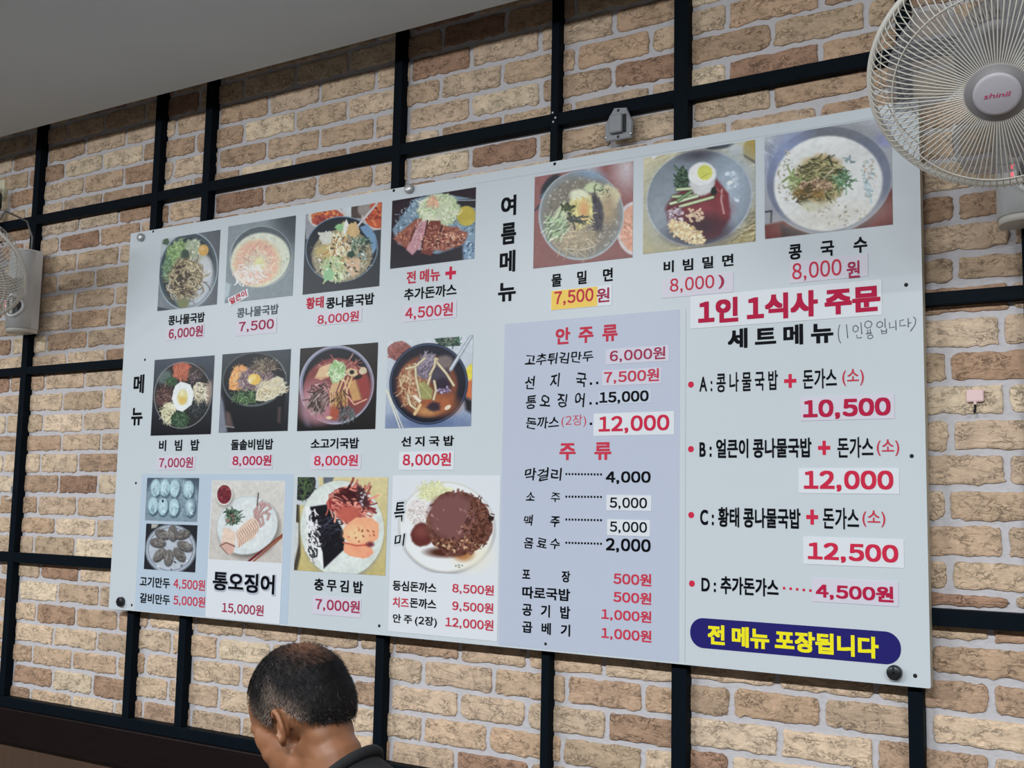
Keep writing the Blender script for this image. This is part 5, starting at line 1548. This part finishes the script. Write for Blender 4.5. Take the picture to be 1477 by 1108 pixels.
# neck, trunk and limbs
tube(bm, [hp(-.014, 0, -.030), hp(-.030, 0, -.070), (HX - .070, 0, HZ - .092), (HX - .108, 0, HZ - .130)], [.051, .051, .054, .064], 20)
hb(-.044, 0, -.030, .040, .052, .045)
SZ = HZ - .195
blob(bm, (HX - .150, 0, SZ - .02), (.085, .150, .080))
blob(bm, (HX - .155, 0, SZ - .12), (.100, .165, .150))
blob(bm, (HX - .180, 0, SZ - .25), (.105, .150, .160))
blob(bm, (-.01, 0, .56), (.125, .165, .120))
ARM = {}
for s in (-1, 1):
    sh = Vector((HX - .125, s * .185, SZ - .020))
    el = Vector((HX + .020, s * .235, SZ - .260))
    wr = Vector((HX + .225, s * .150, SZ - .235))
    ARM[s] = (sh, el, wr)
    tube(bm, [(HX - .13, s * .05, SZ + .040), (HX - .13, s * .12, SZ + .008), sh], [.055, .058, .056], 14)
    tube(bm, [sh, sh.lerp(el, .4), el], [.054, .047, .040], 14)
    tube(bm, [el, el.lerp(wr, .3), wr], [.041, .040, .027], 14)
    blob(bm, el, (.041, .041, .041))
    # hand: palm, four curled fingers, thumb
    d = (wr - el).normalized()
    side = Vector((0, -s, 0))
    side = (side - d * side.dot(d)).normalized()
    dn = d.cross(side) * (1 if s > 0 else -1)
    if dn.z > 0:
        dn = -dn
    pc = wr + d * .045
    Rp = Matrix((d, side, dn)).transposed()
    blob(bm, pc, (.050, .040, .016), Rp)
    for k, ln in enumerate((.066, .074, .069, .054)):
        b0 = wr + d * .082 + side * (.027 - .018 * k)
        p1 = b0 + d * ln * .42 + dn * .010
        p2 = p1 + d * ln * .26 + dn * .018
        p3 = p2 + d * ln * .10 + dn * .020
        tube(bm, [b0 - d * .02, b0, p1, p2, p3], [.0095, .0095, .0088, .008, .0065], 8)
    t0 = wr + d * .030 + side * .030
    tube(bm, [t0, t0 + d * .026 + side * .018 + dn * .008, t0 + d * .050 + side * .020 + dn * .018, t0 + d * .064 + side * .014 + dn * .024], [.013, .011, .0098, .007], 8)
    hip = Vector((.02, s * .095, .545))
    kn = Vector((.450, s * .125, .535))
    an = Vector((.430, s * .120, .085))
    tube(bm, [hip, hip.lerp(kn, .5), kn], [.088, .076, .058], 16)
    tube(bm, [kn, kn.lerp(an, .3), an], [.057, .055, .037], 14)
    blob(bm, kn, (.058, .057, .057))
    blob(bm, (an.x + .06, an.y, .038), (.125, .046, .038))
bm.normal_update()


def remeshed(name, bm_, voxel, smooth_it, m, parent):
    me = bpy.data.meshes.new(name + '_src')
    bm_.to_mesh(me)
    bm_.free()
    o = bpy.data.objects.new(name + '_src', me)
    COL.objects.link(o)
    md = o.modifiers.new('r', 'REMESH')
    md.mode = 'VOXEL'
    md.voxel_size = voxel
    sm = o.modifiers.new('s', 'SMOOTH')
    sm.iterations = smooth_it
    sm.factor = .5
    bpy.context.view_layer.update()
    res_ = bpy.data.meshes.new_from_object(o.evaluated_get(bpy.context.evaluated_depsgraph_get()))
    bpy.data.objects.remove(o)
    res_.name = name
    res_.shade_smooth()
    res_.materials.clear()
    res_.materials.append(m)
    return link(bpy.data.objects.new(name, res_), parent)


body = remeshed('body', bm, .0038, 4, M['skin'], man)

# eyes, brows
for s in (-1, 1):
    b = bmesh.new()
    blob(b, hp(.066, s * .031, .008), (.0115, .0115, .0115), HR)
    e_ = obj('eye', b, M['eye'], man, smooth=True)
    b = bmesh.new()
    blob(b, hp(.0765, s * .032, .006), (.003, .0055, .0055), HR)
    obj('iris', b, M['iris'], e_, smooth=True)
    b = bmesh.new()
    tube(b, [hp(.0915, s * .016, .034), hp(.088, s * .032, .040), hp(.074, s * .050, .036)], [.0025, .0035, .002], 8)
    obj('eyebrow', b, M['blackp'], man, smooth=True)

# shirt: trunk and short sleeves in one cloth surface
bm = bmesh.new()
blob(bm, (HX - .150, 0, SZ - .02), (.100, .165, .090))
blob(bm, (HX - .155, 0, SZ - .12), (.116, .182, .160))
blob(bm, (HX - .180, 0, SZ - .25), (.122, .170, .175))
blob(bm, (-.005, 0, .60), (.140, .180, .110))
tube(bm, [(HX - .150, 0, SZ + .01), (HX - .114, 0, HZ - .108), (HX - .084, 0, HZ - .090)], [.100, .084, .072], 24)
for s in (-1, 1):
    sh, el, wr = ARM[s]
    tube(bm, [(HX - .125, s * .05, SZ + .055), (HX - .128, s * .12, SZ + .020), sh + Vector((0, 0, .002))], [.062, .068, .068], 16)
    tube(bm, [sh, sh.lerp(el, .45), sh.lerp(el, .82)], [.068, .063, .062], 16)
    blob(bm, sh, (.068, .066, .066))
shirt = remeshed('shirt', bm, .006, 5, M['shirt'], man)
bm = bmesh.new()
tube(bm, [(HX - .074 + .055 * math.cos(t), .071 * math.sin(t), HZ - .084 - .058 * math.cos(t)) for t in np.linspace(0, 2 * math.pi, 41)[:-1]], .009, 8, closed=True)
obj('collar', bm, M['shirt'], shirt, smooth=True)
bm = bmesh.new()
blob(bm, (-.005, 0, .555), (.142, .182, .125))
for s in (-1, 1):
    hip = Vector((.02, s * .095, .545))
    kn = Vector((.450, s * .125, .535))
    an = Vector((.430, s * .120, .110))
    tube(bm, [hip, hip.lerp(kn, .5), kn], [.100, .090, .072], 18)
    tube(bm, [kn, kn.lerp(an, .5), an], [.072, .066, .060], 16)
    blob(bm, kn, (.072, .071, .071))
remeshed('trousers', bm, .007, 5, M['trouser'], man)
for s in (-1, 1):
    bm = bmesh.new()
    blob(bm, (.488, s * .120, .046), (.140, .054, .046))
    bx(bm, .355, .630, s * .120 - .05, s * .120 + .05, 0.0, .022, .01)
    obj('shoe', bm, M['blackp'], man, smooth=True)

# hair: a close cap plus short strands, thin over the crown, grey at the sides
rnd = np.random.RandomState(11)


def skull(th, ph, off=0.0):
    """point on the skull by azimuth (0 = forehead, + = left) and elevation"""
    d = Vector((math.cos(ph) * math.cos(th), math.cos(ph) * math.sin(th), math.sin(ph)))
    best = 0.0
    for c, r in (((-.012, 0, .050), (.098, .0765, .086)), ((-.040, 0, .030), (.070, .070, .075)), ((.030, 0, .045), (.068, .066, .070)), ((-.052, 0, -.030), (.040, .054, .045))):
        o_ = Vector((-.012, 0, .030)) - Vector(c)
        A = sum((d[i] / r[i]) ** 2 for i in range(3))
        B_ = 2 * sum(o_[i] * d[i] / r[i] ** 2 for i in range(3))
        Cc = sum((o_[i] / r[i]) ** 2 for i in range(3)) - 1
        D = B_ * B_ - 4 * A * Cc
        if D > 0:
            best = max(best, (-B_ + math.sqrt(D)) / (2 * A))
    return Vector((-.012, 0, .030)) + d * (best + off), d


def hairline(th):
    """lowest elevation that carries hair at this azimuth"""
    a = abs(math.degrees(th))
    tab = [(0, 42), (25, 42), (38, 36), (48, 10), (62, -4), (74, -12), (82, -4), (92, 5), (104, 4), (110, -8), (120, -20), (132, -28), (150, -34), (180, -37)]
    for (a0, e0), (a1, e1) in zip(tab[:-1], tab[1:]):
        if a <= a1:
            return math.radians(e0 + (e1 - e0) * (a - a0) / (a1 - a0))
    return math.radians(-37)


def hair_tone(q, th, ph):
    """colour of the hair itself: black on top, salted grey beside and behind the ears"""
    a = abs(math.degrees(th))
    lowness = (math.degrees(ph) - math.degrees(hairline(th)))
    g = min(1.0, max(0.0, 1.4 - lowness / 29.0)) * min(1.0, max(.12, (a - 36) / 12.0)) * min(1.0, max(.12, (142 - a) / 22.0))
    crown = math.exp(-(((q.x + .066) / .042) ** 2 + ((q.y - .002) / .042) ** 2)) if q.z > .07 else 0.0
    base = np.array((19, 18, 20), float) * (1 - g) + np.array((116, 100, 90), float) * g
    return base, crown, g


bm = bmesh.new()
cl = bm.loops.layers.float_color.new('tone')
NT_, NP_ = 150, 60
grid = []
tones = {}
for i in range(NT_):
    th = -math.pi + 2 * math.pi * i / NT_
    lo = hairline(th) + rnd.uniform(-.03, .03)
    row = []
    for j in range(NP_ + 1):
        t = j / NP_
        ph = lo + (math.pi / 2 - lo) * t
        q, d = skull(th, ph, 0)
        base, crown, g = hair_tone(q, th, ph)
        off = (.0052 + rnd.uniform(-.0007, .0007)) * min(1, .1 + t * 8) * (1 - .70 * crown) * (1 - .4 * g)
        q, d = skull(th, ph, max(.0008, off))
        v = bm.verts.new(hp(q.x, q.y, q.z))
        c = base * (1 - .86 * crown) + np.array((138, 94, 72)) * .86 * crown
        c = c * rnd.uniform(.88, 1.12)
        tones[v] = tuple(lin(np.clip(c, 0, 255))) + (1.0,)
        row.append(v)
    grid.append(row)
for i in range(NT_):
    A, Bq = grid[i], grid[(i + 1) % NT_]
    for j in range(NP_):
        f = bm.faces.new((A[j], Bq[j], Bq[j + 1], A[j + 1]))
        f.smooth = True
        for l_ in f.loops:
            l_[cl] = tones[l_.vert]
n_str = 0
while n_str < 9000:
    th = rnd.uniform(-math.pi, math.pi)
    lo = hairline(th)
    ph = math.asin(rnd.uniform(math.sin(lo), 1.0))
    if ph < lo - .02:
        continue
    q, d = skull(th, ph, .002)
    base, crown, g = hair_tone(q, th, ph)
    if rnd.rand() < crown * .90:
        continue
    # combed away from the crown, down at the sides
    away = Vector((q.x + .050, q.y, 0))
    away = away.normalized() if away.length > 1e-4 else Vector((1, 0, 0))
    tdir = Vector((away.x * .5, away.y * .5, -.75)) if q.z < .11 else Vector((away.x, away.y, -.1))
    tdir += Vector(rnd.normal(0, .35, 3))
    tdir = (tdir - d * tdir.dot(d)).normalized()
    ln = rnd.uniform(.008, .018) * (1 - .45 * g)
    tip = q + tdir * ln + d * rnd.uniform(.001, .0045)
    mid = q + tdir * ln * .5 + d * .0042
    sd = d.cross(tdir).normalized() * .00055
    v = [bm.verts.new(hp(*p)) for p in (q - sd, q + sd, mid + sd * .8, mid - sd * .8, tip)]
    c = base * rnd.uniform(.7, 1.35)
    if rnd.rand() < .012 + .25 * g:
        c = np.array((118, 110, 106)) * rnd.uniform(.6, 1.05)
    cc = tuple(lin(np.clip(c, 0, 255))) + (1.0,)
    for f in (bm.faces.new((v[0], v[1], v[2], v[3])), bm.faces.new((v[3], v[2], v[4]))):
        for l_ in f.loops:
            l_[cl] = cc
    n_str += 1
M['hair'] = attr_mat('hair', 'tone', rough=.65, spec=.2, nscale=90, namt=.25)
hair = obj('hair', bm, M['hair'], man)
